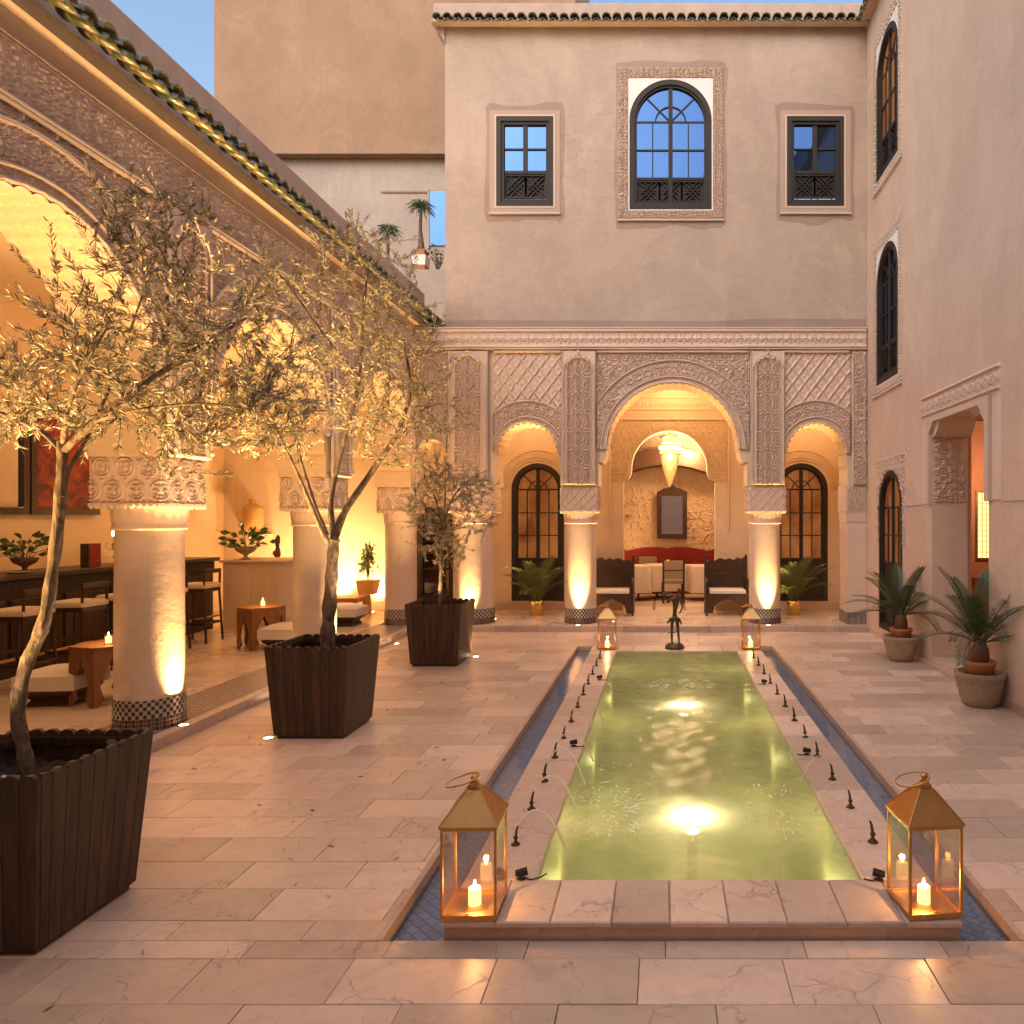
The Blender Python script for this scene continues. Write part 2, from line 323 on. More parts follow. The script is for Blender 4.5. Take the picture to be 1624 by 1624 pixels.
class MB:
    def __init__(s, m=ID): s.v = []; s.f = []; s.m = m; s.sm = []
    def add(s, vs, fs, smooth=False):
        b = len(s.v); s.v += [s.m(*p) for p in vs]; s.f += [tuple(b+i for i in f) for f in fs]; s.sm += [smooth]*len(fs); return s
    def box(s, x0, x1, y0, y1, z0, z1):
        return s.add([(x, y, z) for x in (x0, x1) for y in (y0, y1) for z in (z0, z1)],
                     [(0, 1, 3, 2), (4, 6, 7, 5), (0, 4, 5, 1), (2, 3, 7, 6), (0, 2, 6, 4), (1, 5, 7, 3)])
    def cbox(s, x0, x1, y0, y1, z0, z1, c):
        """box with its top edges chamfered"""
        vs = [(x0, y0, z0), (x1, y0, z0), (x1, y1, z0), (x0, y1, z0), (x0, y0, z1-c), (x1, y0, z1-c), (x1, y1, z1-c), (x0, y1, z1-c),
              (x0+c, y0+c, z1), (x1-c, y0+c, z1), (x1-c, y1-c, z1), (x0+c, y1-c, z1)]
        return s.add(vs, [(3, 2, 1, 0), (0, 1, 5, 4), (1, 2, 6, 5), (2, 3, 7, 6), (3, 0, 4, 7), (4, 5, 9, 8), (5, 6, 10, 9), (6, 7, 11, 10), (7, 4, 8, 11), (8, 9, 10, 11)])
    def loft(s, rings, cap=True, smooth=True, closed=True):
        n = len(rings[0]); vs = [p for r in rings for p in r]; fs = []
        for i in range(len(rings)-1):
            for j in range(n if closed else n-1):
                k = (j+1) % n; fs.append((i*n+j, i*n+k, (i+1)*n+k, (i+1)*n+j))
        s.add(vs, fs, smooth)
        if cap: s.add(rings[0], [tuple(range(n))[::-1]]); s.add(rings[-1], [tuple(range(n))])
        return s
    def tube(s, pts, r, n=6, cap=True):
        pts = [Vector(p) for p in pts]; rs = r if isinstance(r, (list, tuple)) else [r]*len(pts)
        rings = []; up = None
        for i, p in enumerate(pts):
            t = (pts[min(i+1, len(pts)-1)]-pts[max(i-1, 0)]).normalized()
            if up is None: up = Vector((0, 0, 1)) if abs(t.z) < .9 else Vector((1, 0, 0))
            a = t.cross(up); a = a.normalized() if a.length > 1e-5 else Vector((1, 0, 0)); b = a.cross(t).normalized(); up = b
            rings.append([tuple(p+a*(math.cos(2*PI*k/n)*rs[i])+b*(math.sin(2*PI*k/n)*rs[i])) for k in range(n)])
        return s.loft(rings, cap)
    def lathe(s, prof, n=32, c=(0, 0), cap=True, mod=None):
        rings = []
        for r, z in prof:
            rings.append([(c[0]+math.cos(2*PI*k/n)*(r*(mod(2*PI*k/n, z) if mod else 1)), c[1]+math.sin(2*PI*k/n)*(r*(mod(2*PI*k/n, z) if mod else 1)), z) for k in range(n)])
        return s.loft(rings, cap)
    def sheet(s, polys, d0, d1, sides=True):
        """polys[0] is the outline in (u,z), the rest are holes; a slab from d0 to d1"""
        allp = [Vector((p[0], p[1], 0)) for q in polys for p in q]
        tris = tessellate_polygon([[Vector((p[0], p[1], 0)) for p in q] for q in polys])
        s.add([(p.x, d0, p.y) for p in allp], [tuple(t) for t in tris])
        s.add([(p.x, d1, p.y) for p in allp], [tuple(t)[::-1] for t in tris])
        if sides:
            for q in polys:
                n = len(q); s.add([(p[0], d, p[1]) for p in q for d in (d0, d1)], [(2*i, 2*i+1, 2*((i+1) % n)+1, 2*((i+1) % n)) for i in range(n)])
        return s
    def build(s, name, mat, parent=None, loc=None, rz=None, bevel=0, kind=None):
        me = bpy.data.meshes.new(name); me.from_pydata(s.v, [], s.f); me.polygons.foreach_set('use_smooth', s.sm)
        me.validate(); o = link(name, me, mat, parent, loc, (0, 0, rz) if rz else None)
        if bevel:
            b = o.modifiers.new('bevel', 'BEVEL'); b.width = bevel; b.segments = 2; b.limit_method = 'ANGLE'; b.angle_limit = .7
        if kind: o['kind'] = kind
        return o
def arcpts(c, zc, r, a0=180, a1=0, n=32, cusp=0, amp=0):
    out = []
    for i in range(n+1):
        t = math.radians(a0+(a1-a0)*i/n); q = r
        if cusp: q = r+amp*(abs(math.sin((i/n)*cusp*PI))-1)
        out.append((c+q*math.cos(t), zc+q*math.sin(t)))
    return out
def opening(c, hw, r, zc, z0, cusps, amp=.03, cz=.2):
    """outline of an arch opening, left foot to right foot: jamb, corbel, cusped arch"""
    n = cusps*6; A = arcpts(c, zc, r, 180, 0, n, cusps, amp)
    e = hw-r
    L = [(c-hw, z0), (c-hw, zc-.02-cz)] + [(c-hw+e*math.sin(t*PI/2/4), zc-.04-cz+cz*(1-math.cos(t*PI/2/4))) for t in range(1, 5)]
    R = [(2*c-x, z) for x, z in L][::-1]
    return L+A+R
# ---- carved relief: heights sampled from small mirrored pattern cells
def pattern_cell(seed, n, size=128, w0=.03, w1=.075):
    g = np.random.default_rng(seed); a, b = np.meshgrid((np.arange(size)+.5)/size, (np.arange(size)+.5)/size, indexing='ij')
    f = np.zeros_like(a)
    for i in range(9):
        for j in range(9):
            k = math.hypot(i, j)
            if n*.22 < k < n*.48: f += g.normal()*np.cos(PI*i*a)*np.cos(PI*j*b)
    f /= f.std(); vine = np.clip(1.35-np.abs(f)*3.6, 0, 1); leafy = np.clip((np.abs(f)-1.25)*5, 0, .8)
    return np.maximum(vine, leafy)
def pattern_cell_old(seed, n, size=96, w0=.03, w1=.075):
    g = np.random.default_rng(seed); P = g.random((n, 2))
    P = np.concatenate([P, P*[-1, 1], P*[1, -1], [2, 0]+P*[-1, 1], [0, 2]+P*[1, -1]])
    a, b = np.meshgrid((np.arange(size)+.5)/size, (np.arange(size)+.5)/size, indexing='ij')
    D = np.sqrt((a[..., None]-P[:, 0])**2+(b[..., None]-P[:, 1])**2); D.sort(axis=-1)
    e = D[..., 1]-D[..., 0]; h = np.clip((e-w0)/(w1-w0), 0, 1)*np.clip(1.25-D[..., 0]*2.2, .35, 1)
    return h
RELIEF = 2.4
CELLS = [pattern_cell(3, 14), pattern_cell(8, 12), pattern_cell(21, 13), pattern_cell(5, 16)]
def fold(u, p): return np.abs(((u/p) % 1.0)-.5)*2
def H_cell(k, pu, pz, u0=0., z0=0.):
    c = CELLS[k]; n = c.shape[0]
    return lambda u, z: c[np.minimum((fold(u-u0, pu)*n).astype(int), n-1), np.minimum((fold(z-z0, pz)*n).astype(int), n-1)]
def H_sebka(pu, pz, u0=0., z0=0.):
    def f(u, z):
        a = (u-u0)/pu; b = (z-z0)/pz; w = .022*np.sin(2*PI*b*2)
        p = np.abs(((a+b+w) % 1)-.5); q = np.abs(((a-b-w) % 1)-.5); l = np.maximum(np.clip(1.15-(.5-p)*11, 0, 1), np.clip(1.15-(.5-q)*11, 0, 1))
        dot = np.clip(1-(np.hypot(p, q))*4.5, 0, 1)
        return np.clip(l+dot*.55, 0, 1)
    return f
def H_hearts(p=.19, u0=0., z0=0.):
    def f(u, z):
        row = np.floor((z-z0)/p); x = ((u-u0)/p+.5*(row % 2)) % 1-.5; y = ((z-z0)/p) % 1-.5
        d = np.hypot(x, y); ring = np.clip(1-np.abs(d-.40)*14, 0, 1); ring2 = np.clip(1-np.abs(d-.26)*18, 0, 1)*(y < .12)
        lobe = np.clip(1-np.abs(np.hypot(np.abs(x)-.13, y-.12)-.12)*20, 0, 1)*(y > .0); tip = np.clip(1-np.hypot(x, y+.05)*7, 0, 1)
        star = np.clip(1-np.hypot(np.abs(x)-.5, np.abs(y)-.5)*6, 0, 1)
        return np.clip(np.maximum.reduce([ring, ring2, lobe, tip, star]), 0, 1)
    return f
def H_band(pu, za, zb):
    """a frieze: row of little interlaced arches between two fillets"""
    def f(u, z):
        t = (z-za)/(zb-za); x = (u/pu) % 1-.5; hgt = (zb-za)/pu
        d1 = np.hypot(x, (t-.35)*hgt); a = np.clip(1-np.abs(d1-.42)*9, 0, 1)*(t > .35)
        x2 = ((u/pu)+.5) % 1-.5; d2 = np.hypot(x2, (t-.35)*hgt); b = np.clip(1-np.abs(d2-.42)*9, 0, 1)*(t > .35)
        st = np.clip(1-np.abs(np.abs(x)-.08)*22, 0, 1)*(t < .8)*(t > .2); dia = np.clip(1-(np.abs(x2)+np.abs(t-.5)*1.1)*4, 0, 1)
        fil = (np.abs(t-.08) < .05)|(np.abs(t-.92) < .05)
        return np.clip(np.maximum.reduce([a*.9, b*.7, st*.8, dia, fil*1.]), 0, 1)
    return f
def grid_mesh(name, P, keep, mat, parent=None, kind=None):
    nu, nv = P.shape[:2]; me = bpy.data.meshes.new(name)
    idx = np.arange(nu*nv).reshape(nu, nv)
    q = np.stack([idx[:-1, :-1], idx[1:, :-1], idx[1:, 1:], idx[:-1, 1:]], -1)
    if keep is not None: q = q[keep[:-1, :-1] & keep[1:, :-1] & keep[1:, 1:] & keep[:-1, 1:]]
    q = q.reshape(-1, 4); used = np.zeros(nu*nv, bool); used[q.ravel()] = True
    new = np.cumsum(used)-1; q = new[q]; V = P.reshape(-1, 3)[used]
    me.vertices.add(len(V)); me.vertices.foreach_set('co', V.astype(np.float32).ravel())
    me.loops.add(q.size); me.loops.foreach_set('vertex_index', q.astype(np.int32).ravel())
    me.polygons.add(len(q)); me.polygons.foreach_set('loop_start', (np.arange(len(q))*4).astype(np.int32))
    try: me.polygons.foreach_set('loop_total', np.full(len(q), 4, np.int32))
    except Exception: pass
    me.polygons.foreach_set('use_smooth', np.ones(len(q), bool)); me.update(calc_edges=True); me.validate()
    o = link(name, me, mat, parent)
    if kind: o['kind'] = kind
    return o
def relief(name, m, u0, u1, z0, z1, H, d0=-.01, amp=.012, res=.01, mask=None, mat='carved_stucco', parent=None, edge=True):
    nu = max(2, int(round((u1-u0)/res))+1); nz = max(2, int(round((z1-z0)/res))+1)
    u, z = np.meshgrid(np.linspace(u0, u1, nu), np.linspace(z0, z1, nz), indexing='ij')
    D = d0-amp*RELIEF*(H(u, z)-.5)
    if edge: D[0, :] = D[-1, :] = d0+.03; D[:, 0] = D[:, -1] = d0+.03
    x, y, zz = m(u, D, z)
    x = np.broadcast_to(x, u.shape); y = np.broadcast_to(y, u.shape); zz = np.broadcast_to(zz, u.shape)
    return grid_mesh(name, np.stack([x, y, zz], -1), mask(u, z) if mask else None, mat, parent)
def ring(name, m, c, zc, rin, rout, H, d0=-.02, amp=.012, res=.012, cusps=0, camp=.03, clip=None, mat='carved_stucco', parent=None, back=.03):
    nt_ = max(12, int(PI*rout/res)); nt_ = (nt_//max(1, cusps)+1)*max(1, cusps) if cusps else nt_
    nr = max(3, int((rout-rin)/res)+1)
    th, k = np.meshgrid(np.linspace(PI, 0, nt_+1), np.linspace(0, 1, nr), indexing='ij')
    ri = rin+(camp*(np.abs(np.sin((PI-th)/PI*cusps*PI))-1) if cusps else 0)
    r = ri+(rout-ri)*k; D = d0-amp*RELIEF*(H((PI-th)*(rin+rout)/2, r)-.5)
    D[:, 0] = back; D[:, -1] = back
    u = c+r*np.cos(th); z = zc+r*np.sin(th)
    if clip is not None: u = np.clip(u, clip[0], clip[1])
    x, y, zz = m(u, D, z); x = np.broadcast_to(x, u.shape); y = np.broadcast_to(y, u.shape)
    return grid_mesh(name, np.stack([x, y, z], -1), None, mat, parent)
def intrados(name, m, c, zc, r, cusps, camp, d0, d1, mat, parent, hw, z0):
    """carved, scalloped underside of an arch with its corbels, from the front d0 to the back d1"""
    nt_ = cusps*8; nd = 34; P = CELLS[1]
    th, d = np.meshgrid(np.linspace(PI, 0, nt_+1), np.linspace(d0, d1, nd), indexing='ij')
    h = H_cell(1, .17, .19)((PI-th)*r, d)
    k = np.minimum(np.abs(d-d0), np.abs(d1-d)); edge = np.clip(1-k/.05, 0, 1)
    q = r+camp*(np.abs(np.sin((PI-th)/PI*cusps*PI))-1)*np.maximum(edge, .25)-.012*h*(1-edge)+.012*(1-edge)
    u = c+q*np.cos(th); z = zc+q*np.sin(th)
    x, y, zz = m(u, d, z)
    x = np.broadcast_to(x, u.shape); y = np.broadcast_to(y, u.shape)
    return grid_mesh(name, np.stack([x, y, z], -1), None, mat, parent)
# ---- lamps
def spot(name, loc, target, power, angle=60, blend=.6, color=AMBER, radius=.03, parent=None):
    l = bpy.data.lights.new(name, 'SPOT'); l.energy = power; l.spot_size = math.radians(angle); l.spot_blend = blend; l.color = color; l.shadow_soft_size = radius
    o = bpy.data.objects.new(name, l); COL.objects.link(o); o.location = loc
    o.rotation_euler = (Vector(target)-Vector(loc)).to_track_quat('-Z', 'Y').to_euler(); return o
def point(name, loc, power, color=WARM, radius=.05):
    l = bpy.data.lights.new(name, 'POINT'); l.energy = power; l.color = color; l.shadow_soft_size = radius
    o = bpy.data.objects.new(name, l); COL.objects.link(o); o.location = loc; return o
_up = []
def uplight(x, y, z, tx, ty, tz, power, label, angle=60, blend=.7, r=.045):
    """recessed ground lamp: ring, glass lens and its beam"""
    e = empty('ground_uplight', (x, y, z), 0, label, 'ground light', 'recessed uplights in the floor')
    if not _up:
        _up.append(MB().lathe([(.03, .0), (r+.008, .0), (r+.008, .006), (r-.006, .008), (r-.008, .0)], 20, cap=False).build('trim_ring', 'steel', e))
        _up.append(MB().lathe([(.001, .003), (r-.008, .003)], 16, cap=False).build('lens', 'lamp_lens', e))
    else:
        for o in _up: c = o.copy(); COL.objects.link(c); c.parent = e
    spot('uplight_beam', (x, y, z+.03), (tx, ty, tz), power, angle, blend); return e
# ================================================================== GROUND
rn = random.Random(5)
ZP = .09                                                     # portico and gallery floor above the court
PX0, PX1, PY0, PY1 = -1.24, 1.577, 3.245, 10.67              # outer edge of the water channel
base = MB(); 
for b in ((-9, PX0-.06, -6, 19), (PX1+.06, 9, -6, 19), (PX0-.06, PX1+.06, -6, PY0-.02), (PX0-.06, PX1+.06, PY1+.06, 19)): base.box(*b, -1.0, -.022)
floor = base.build('courtyard_floor', 'mortar', kind='structure')
TW, TD, G = .60, .293, .0028
tile_mesh = {}
def slab(w, d, t=.022, c=.0022):
    k = (round(w, 3), round(d, 3))
    if k not in tile_mesh: o = MB().cbox(0, w, 0, d, -t, 0, c).build('spare', 'travertine'); o.data.name = 'paving_tile'; tile_mesh[k] = o.data; bpy.data.objects.remove(o)
    return tile_mesh[k]
far = MB()
def put_tile(x0, x1, y0, y1, single):
    w, d = x1-x0-G, y1-y0-G
    if w < .03 or d < .02: return
    dz = rn.uniform(-.0012, .0012)
    if single: link('paving_tile', slab(w, d), 'travertine', floor, (x0+G/2, y0+G/2, dz))
    else: far.cbox(x0+G/2, x1-G/2, y0+G/2, y1-G/2, -.02, dz, .003)
KX, RX = -4.04, 3.37
rows = [(3.113-TD*k, 3.113-TD*(k-1)) for k in range(8, 0, -1)] + [(3.113, 3.245)] + [(3.245, 3.406)] + [(3.406+TD*k, 3.406+TD*(k+1)) for k in range(30)]
for i, (y0, y1) in enumerate(rows):
    if y0 > 12.04: break
    y1 = min(y1, 12.04); near = y0 < 7.9
    ph = 0 if y0 < 3.11 and i % 2 == 1 else .3
    k = int(round((y0-3.113)/TD)); ph = (.0 if k % 2 else .3) if y0 < 6 else rn.uniform(0, .6)
    strip = abs((y1-y0)-.132) < .01
    segs = [(KX, RX)] if y1 <= PY0+.001 or y0 >= PY1 else [(KX, PX0-.005), (PX1+.005, RX)]
    if PY1 > y0 and y1 > PY1: segs = [(KX, PX0-.005), (PX1+.005, RX)]
    for a, b in segs:
        x = -2.5-ph-6*TW
        if strip: x += .41
        xs = [a]
        while x < b:
            if x > a+.04 and x < b-.04: xs.append(x)
            x += TW if y0 < 6 else rn.choice((TW, TW, .45, .75))
        xs.append(b)
        for p_, q_ in zip(xs, xs[1:]): put_tile(p_, q_, y0, y1, near and not (p_ < -3.4 and y0 < 2.2) and q_ > -3.2*y0*.3-1.0)
# fill between the last pool row and the channel end
far.build('distant_paving', 'travertine', floor, kind='stuff')
# channel kerb (thin travertine lining of the channel's outer side) and channel
chan = empty('water_channel', ((PX0+PX1)/2, PY0, 0)); chan['kind'] = 'structure'
ox, oy = (PX0+PX1)/2, PY0
def cb(name, mat, *bx):
    m = MB()
    for b in bx: m.box(b[0]-ox, b[1]-ox, b[2]-oy, b[3]-oy, b[4], b[5])
    return m.build(name, mat, chan)
cb('channel_bed', 'channel_mosaic', (PX0+.001, -.97, PY0, PY1, -.30, -.085), (1.31, PX1-.001, PY0, PY1, -.30, -.085), (-.97, 1.31, 10.27, PY1, -.30, -.0851))
cb('kerb', 'travertine_warm', (PX0-.03, PX0+.002, PY0, PY1+.03, -.28, .002)); cb('kerb', 'travertine_warm', (PX1-.002, PX1+.03, PY0, PY1+.03, -.28, .002)); cb('kerb', 'travertine_warm', (PX0+.002, PX1-.002, PY1, PY1+.03, -.28, .002))
for a, b in ((PX0+.002, -.95), (1.29, PX1-.002)):
    w = MB(); w.add([(a-ox, 0.9*0, -.055), (b-ox, 0, -.055), (b-ox, PY1-PY0, -.055), (a-ox, PY1-PY0, -.055)], [(0, 1, 2, 3)]); w.build('shallow_water', 'channel_water', chan)
# ================================================================== POOL
CX0, CX1, CYA, CYB = -.981, 1.319, 3.25, 10.28; WX0, WX1, WY0, WY1 = -.628, .985, 3.637, 9.86; ZC = .078
pool = empty('reflecting_pool', ((CX0+CX1)/2, CYA, 0), 0, 'long rectangular pool of glowing green water inside a raised pink stone rim', 'pool')
ox, oy = (CX0+CX1)/2, CYA
def pb(name, mat, *bx, bevel=0):
    m = MB()
    for b in bx: m.box(b[0]-ox, b[1]-ox, b[2]-oy, b[3]-oy, b[4], b[5])
    return m.build(name, mat, pool, bevel=bevel)
i_ = .012
pb('rim_wall', 'travertine_warm', (CX0+i_, WX0, CYA+i_, CYB-i_, -.3, ZC-.0245), (WX1, CX1-i_, CYA+i_, CYB-i_, -.3, ZC-.0245), (WX0, WX1, CYA+i_, WY0, -.3, ZC-.0245), (WX0, WX1, WY1, CYB-i_, -.3, ZC-.0245))
pb('basin', 'pool_tile', (WX0-.05, WX1+.05, WY0-.05, WY1+.05, -.72, -.62), (WX0-.05, WX0-.002, WY0-.05, WY1+.05, -.62, -.302), (WX1+.002, WX1+.05, WY0-.05, WY1+.05, -.62, -.302), (WX0-.002, WX1+.002, WY0-.05, WY0-.002, -.62, -.302), (WX0-.002, WX1+.002, WY1+.002, WY1+.05, -.62, -.302))
pb('basin_lining', 'pool_tile', (WX0, WX0+.006, WY0+.006, WY1-.006, -.62, ZC-.03), (WX1-.006, WX1, WY0+.006, WY1-.006, -.62, ZC-.03), (WX0+.001, WX1-.001, WY0, WY0+.006, -.62, ZC-.03), (WX0+.001, WX1-.001, WY1-.006, WY1, -.62, ZC-.03))
cop = {}
def coping(x0, x1, y0, y1):
    w, d = x1-x0-.003, y1-y0-.003
    k = (round(w, 3), round(d, 3))
    if k not in cop:
        o = MB().cbox(0, w, 0, d, -.024, 0, .006).build('coping_stone', 'travertine', pool); cop[k] = o.data
    else: o = link('coping_stone', cop[k], None, pool)
    o.location = (x0+.0015-ox, y0+.0015-oy, ZC+rn.uniform(-.0006, .0006))
fx = [CX0, -.745, -.50, -.23, .03, .29, .55, .81, 1.07, CX1]
for a, b in zip(fx, fx[1:]): coping(a, b, CYA, WY0)
ys = [WY0]; 
while ys[-1] < WY1-.7: ys.append(ys[-1]+.60)
ys.append(WY1)
for a, b in zip(ys, ys[1:]): coping(CX0, WX0, a, b); coping(WX1, CX1, a, b)
bx_ = [CX0, -.4, .2, .8, CX1]
for a, b in zip(bx_, bx_[1:]): coping(a, b, WY1, CYB)
# water: one rippled sheet
nx, ny = 81, 300
u, v = np.meshgrid(np.linspace(WX0+.006, WX1-.006, nx), np.linspace(WY0+.006, WY1-.006, ny), indexing='ij')
hz = np.zeros_like(u); r2 = np.random.default_rng(4)
jets_y = [4.02+.485*k for k in range(12)]
for yj in jets_y:
    for xj in (WX0+.10, WX1-.12):
        R = np.hypot(u-xj, v-yj-.02); hz += .0014*np.sin(R*46)*np.exp(-R*3.4)
for _ in range(26):
    a = r2.uniform(0, 2*PI); k = r2.uniform(6, 30); hz += .0005*np.sin(k*(u*math.cos(a)+v*math.sin(a))+r2.uniform(0, 6))
wt = grid_mesh('water', np.stack([u-ox, v-oy, .052+hz], -1), None, 'pool_water', pool)
# splash drops where the jets land
def foam_patch(cx, cy, rx, ry, n, seed):
    r_ = random.Random(seed); m = MB()
    for _ in range(n):
        a = r_.uniform(-2.6, 2.6) if cx < .2 else r_.uniform(.6, 5.6); q = math.sqrt(r_.random()); x = cx+rx*q*math.cos(a); y = cy+ry*q*math.sin(a)
        if not (WX0+.03 < x < WX1-.03): continue
        s = r_.uniform(.0025, .008); L = s*r_.choice((1, 1.5, 5)); d = math.atan2(y-cy, x-cx)
        ca, sa = math.cos(d), math.sin(d)
        vs = [(x-ox+ca*e*L-sa*f*s, y-oy+sa*e*L+ca*f*s, .056+g_*s*.5) for e, f, g_ in ((-1, 0, 0), (0, -1, 0), (1, 0, 0), (0, 1, 0), (0, 0, 1))]
        m.add(vs, [(0, 1, 4), (1, 2, 4), (2, 3, 4), (3, 0, 4)])
    return m
fm = MB()
for (cx, cy, rx, ry, n) in ((-.36, 4.55, .30, .42, 260), (-.30, 5.15, .3, .3, 60), (.70, 4.6, .22, .45, 130), (.2, 8.0, .42, .25, 140), (-.2, 8.05, .3, .2, 30), (.1, 6.6, .5, .5, 40)):
    q = foam_patch(cx, cy, rx, ry, n, int(cx*100+cy*10)); fm.add(q.v, q.f)
fm.build('splash_drops', 'foam', pool, kind='stuff')
# underwater lamps
for k, (lx, ly, pw) in enumerate(((.176, 4.47, 9), (.20, 7.12, 7))):
    e = empty('underwater_lamp', (lx, ly, -.09), 0, ['round lamp under the water at the near end of the pool', 'round lamp under the water towards the far end of the pool'][k], 'pool lamp', 'lamps under the pool water')
    MB().lathe([(.03, -.53), (.03, 0), (.06, .0), (.06, .04), (.05, .05)], 24).build('housing', 'steel', e)
    MB().lathe([(.001, .054), (.049, .054)], 24, cap=False).build('lens', 'pool_lens', e)
    point('underwater_light', (lx, ly, -.005), pw, (1, .86, .56), .03)
for k, (lx, ly) in enumerate(((-.52, 4.4), (-.52, 6.6), (-.52, 8.8), (.87, 4.4), (.87, 6.6), (.87, 8.8), (.2, 4.0))):
    point('water_fill_light', (lx, ly, -.30), 1.7, (1, .82, .42), .05)  # fill lights without fixtures, added to brighten the pool water
# nozzles and jets
nm = None
def nozzle(x, y, side, k):
    global nm
    e = empty('fountain_nozzle', (x, y, ZC), 0 if side < 0 else PI, f"small bronze water nozzle on the {'left' if side < 0 else 'right'} pool rim, {['nearest the viewer','second from the viewer','third from the viewer','fourth from the viewer','fifth from the viewer','sixth from the viewer','sixth from the far end','fifth from the far end','fourth from the far end','third from the far end','second from the far end','at the far end'][k]}", 'nozzle', 'bronze nozzles along the pool rim')
    if nm is None:
        nm = [MB().lathe([(.027, 0), (.027, .006), (.016, .012), (.012, .02)], 12).build('foot', 'nozzle_bronze', e),
              MB().tube([(0, 0, .015), (.001, 0, .05), (.006, 0, .085), (.014, 0, .112)], [.0095, .0085, .0075, .005], 8).build('spout', 'nozzle_bronze', e),
              MB().lathe([(.013, .036), (.015, .042), (.013, .049)], 10).build('valve', 'nozzle_bronze', e)]
    else:
        for o in nm: c = o.copy(); COL.objects.link(c); c.parent = e
    e.rotation_euler.z += rn.uniform(-.15, .15); s_ = rn.uniform(.9, 1.12); e.scale = (s_, s_, s_)
for k, y in enumerate(jets_y):
    nozzle(-.805, y, -1, k); nozzle(1.15, y+.03, 1, k)
def jet(x0, y0, x1, hgt, r, name_label):
    pts = []
    for i in range(17):
        t = i/16; pts.append((x0+(x1-x0)*t-x0, .0+.01*math.sin(t*3), (ZC+.118)*(1-t)+.05*t+hgt*4*t*(1-t)))
    o = MB().tube(pts, [r*(.6+.9*i/16) for i in range(17)], 6).build('water_jet', 'jet_water', None, (x0, y0, 0)); tag(o, name_label, 'water jet', 'arcing water jets beside the pool')
order = ['nearest', 'second', 'third', 'fourth', 'fifth', 'sixth', 'seventh', 'eighth', 'ninth', 'tenth']
for k in range(6): jet(-.79, jets_y[k], -.53+.01*(k % 2), .13+.02*(k % 3), .0062 if k < 3 else .0042, f'arc of water falling into the pool from the {order[k]} left nozzle')
for k in range(4): jet(1.135, jets_y[k]+.03, .93, .10, .0026, f'very thin arc of water falling into the pool from the {order[k]} right nozzle')
# little spotlights on the rim, with their leads
def rimlamp(x, y, rz, lead, label):
    e = empty('rim_spotlight', (x, y, ZC), rz, label, 'spotlight', 'small black spotlights on the pool rim')
    MB().lathe([(.022, 0), (.022, .006), (.008, .01)], 12).build('foot', 'black_metal', e)
    MB().tube([(-.03, 0, .03), (.028, 0, .036)], [.015, .020], 12).build('lamp_body', 'black_metal', e)
    MB().tube([(.0288, 0, .036), (.0300, 0, .0361)], .015, 12).build('lens', 'steel', e)
    MB().tube(lead, .0035, 6).build('lead', 'black_metal', e)
rimlamp(-.70, 3.64, .3, [(0, 0, .012), (.04, -.03, .004), (.09, -.02, .004), (.125, .01, .004)], 'small black spotlight and lead beside the near left lantern')
rimlamp(1.06, 3.63, PI-.3, [(0, 0, .012), (.03, .03, .004), (.07, .02, .004)], 'small black spotlight and lead beside the near right lantern')
rimlamp(-.70, 5.75, .2, [(0, 0, .012), (.03, -.03, .004), (.08, -.02, .004)], 'small black spotlight between nozzles halfway along the left rim')
rimlamp(1.08, 5.55, PI-.2, [(0, 0, .012), (.03, .03, .004), (.07, .02, .004)], 'small black spotlight between nozzles halfway along the right rim')
rimlamp(-.70, 8.1, .2, [(0, 0, .012), (.03, -.03, .004), (.08, -.02, .004)], 'small black spotlight near the far end of the left rim')
rimlamp(1.08, 7.9, PI-.2, [(0, 0, .012), (.03, .03, .004), (.07, .02, .004)], 'small black spotlight near the far end of the right rim')
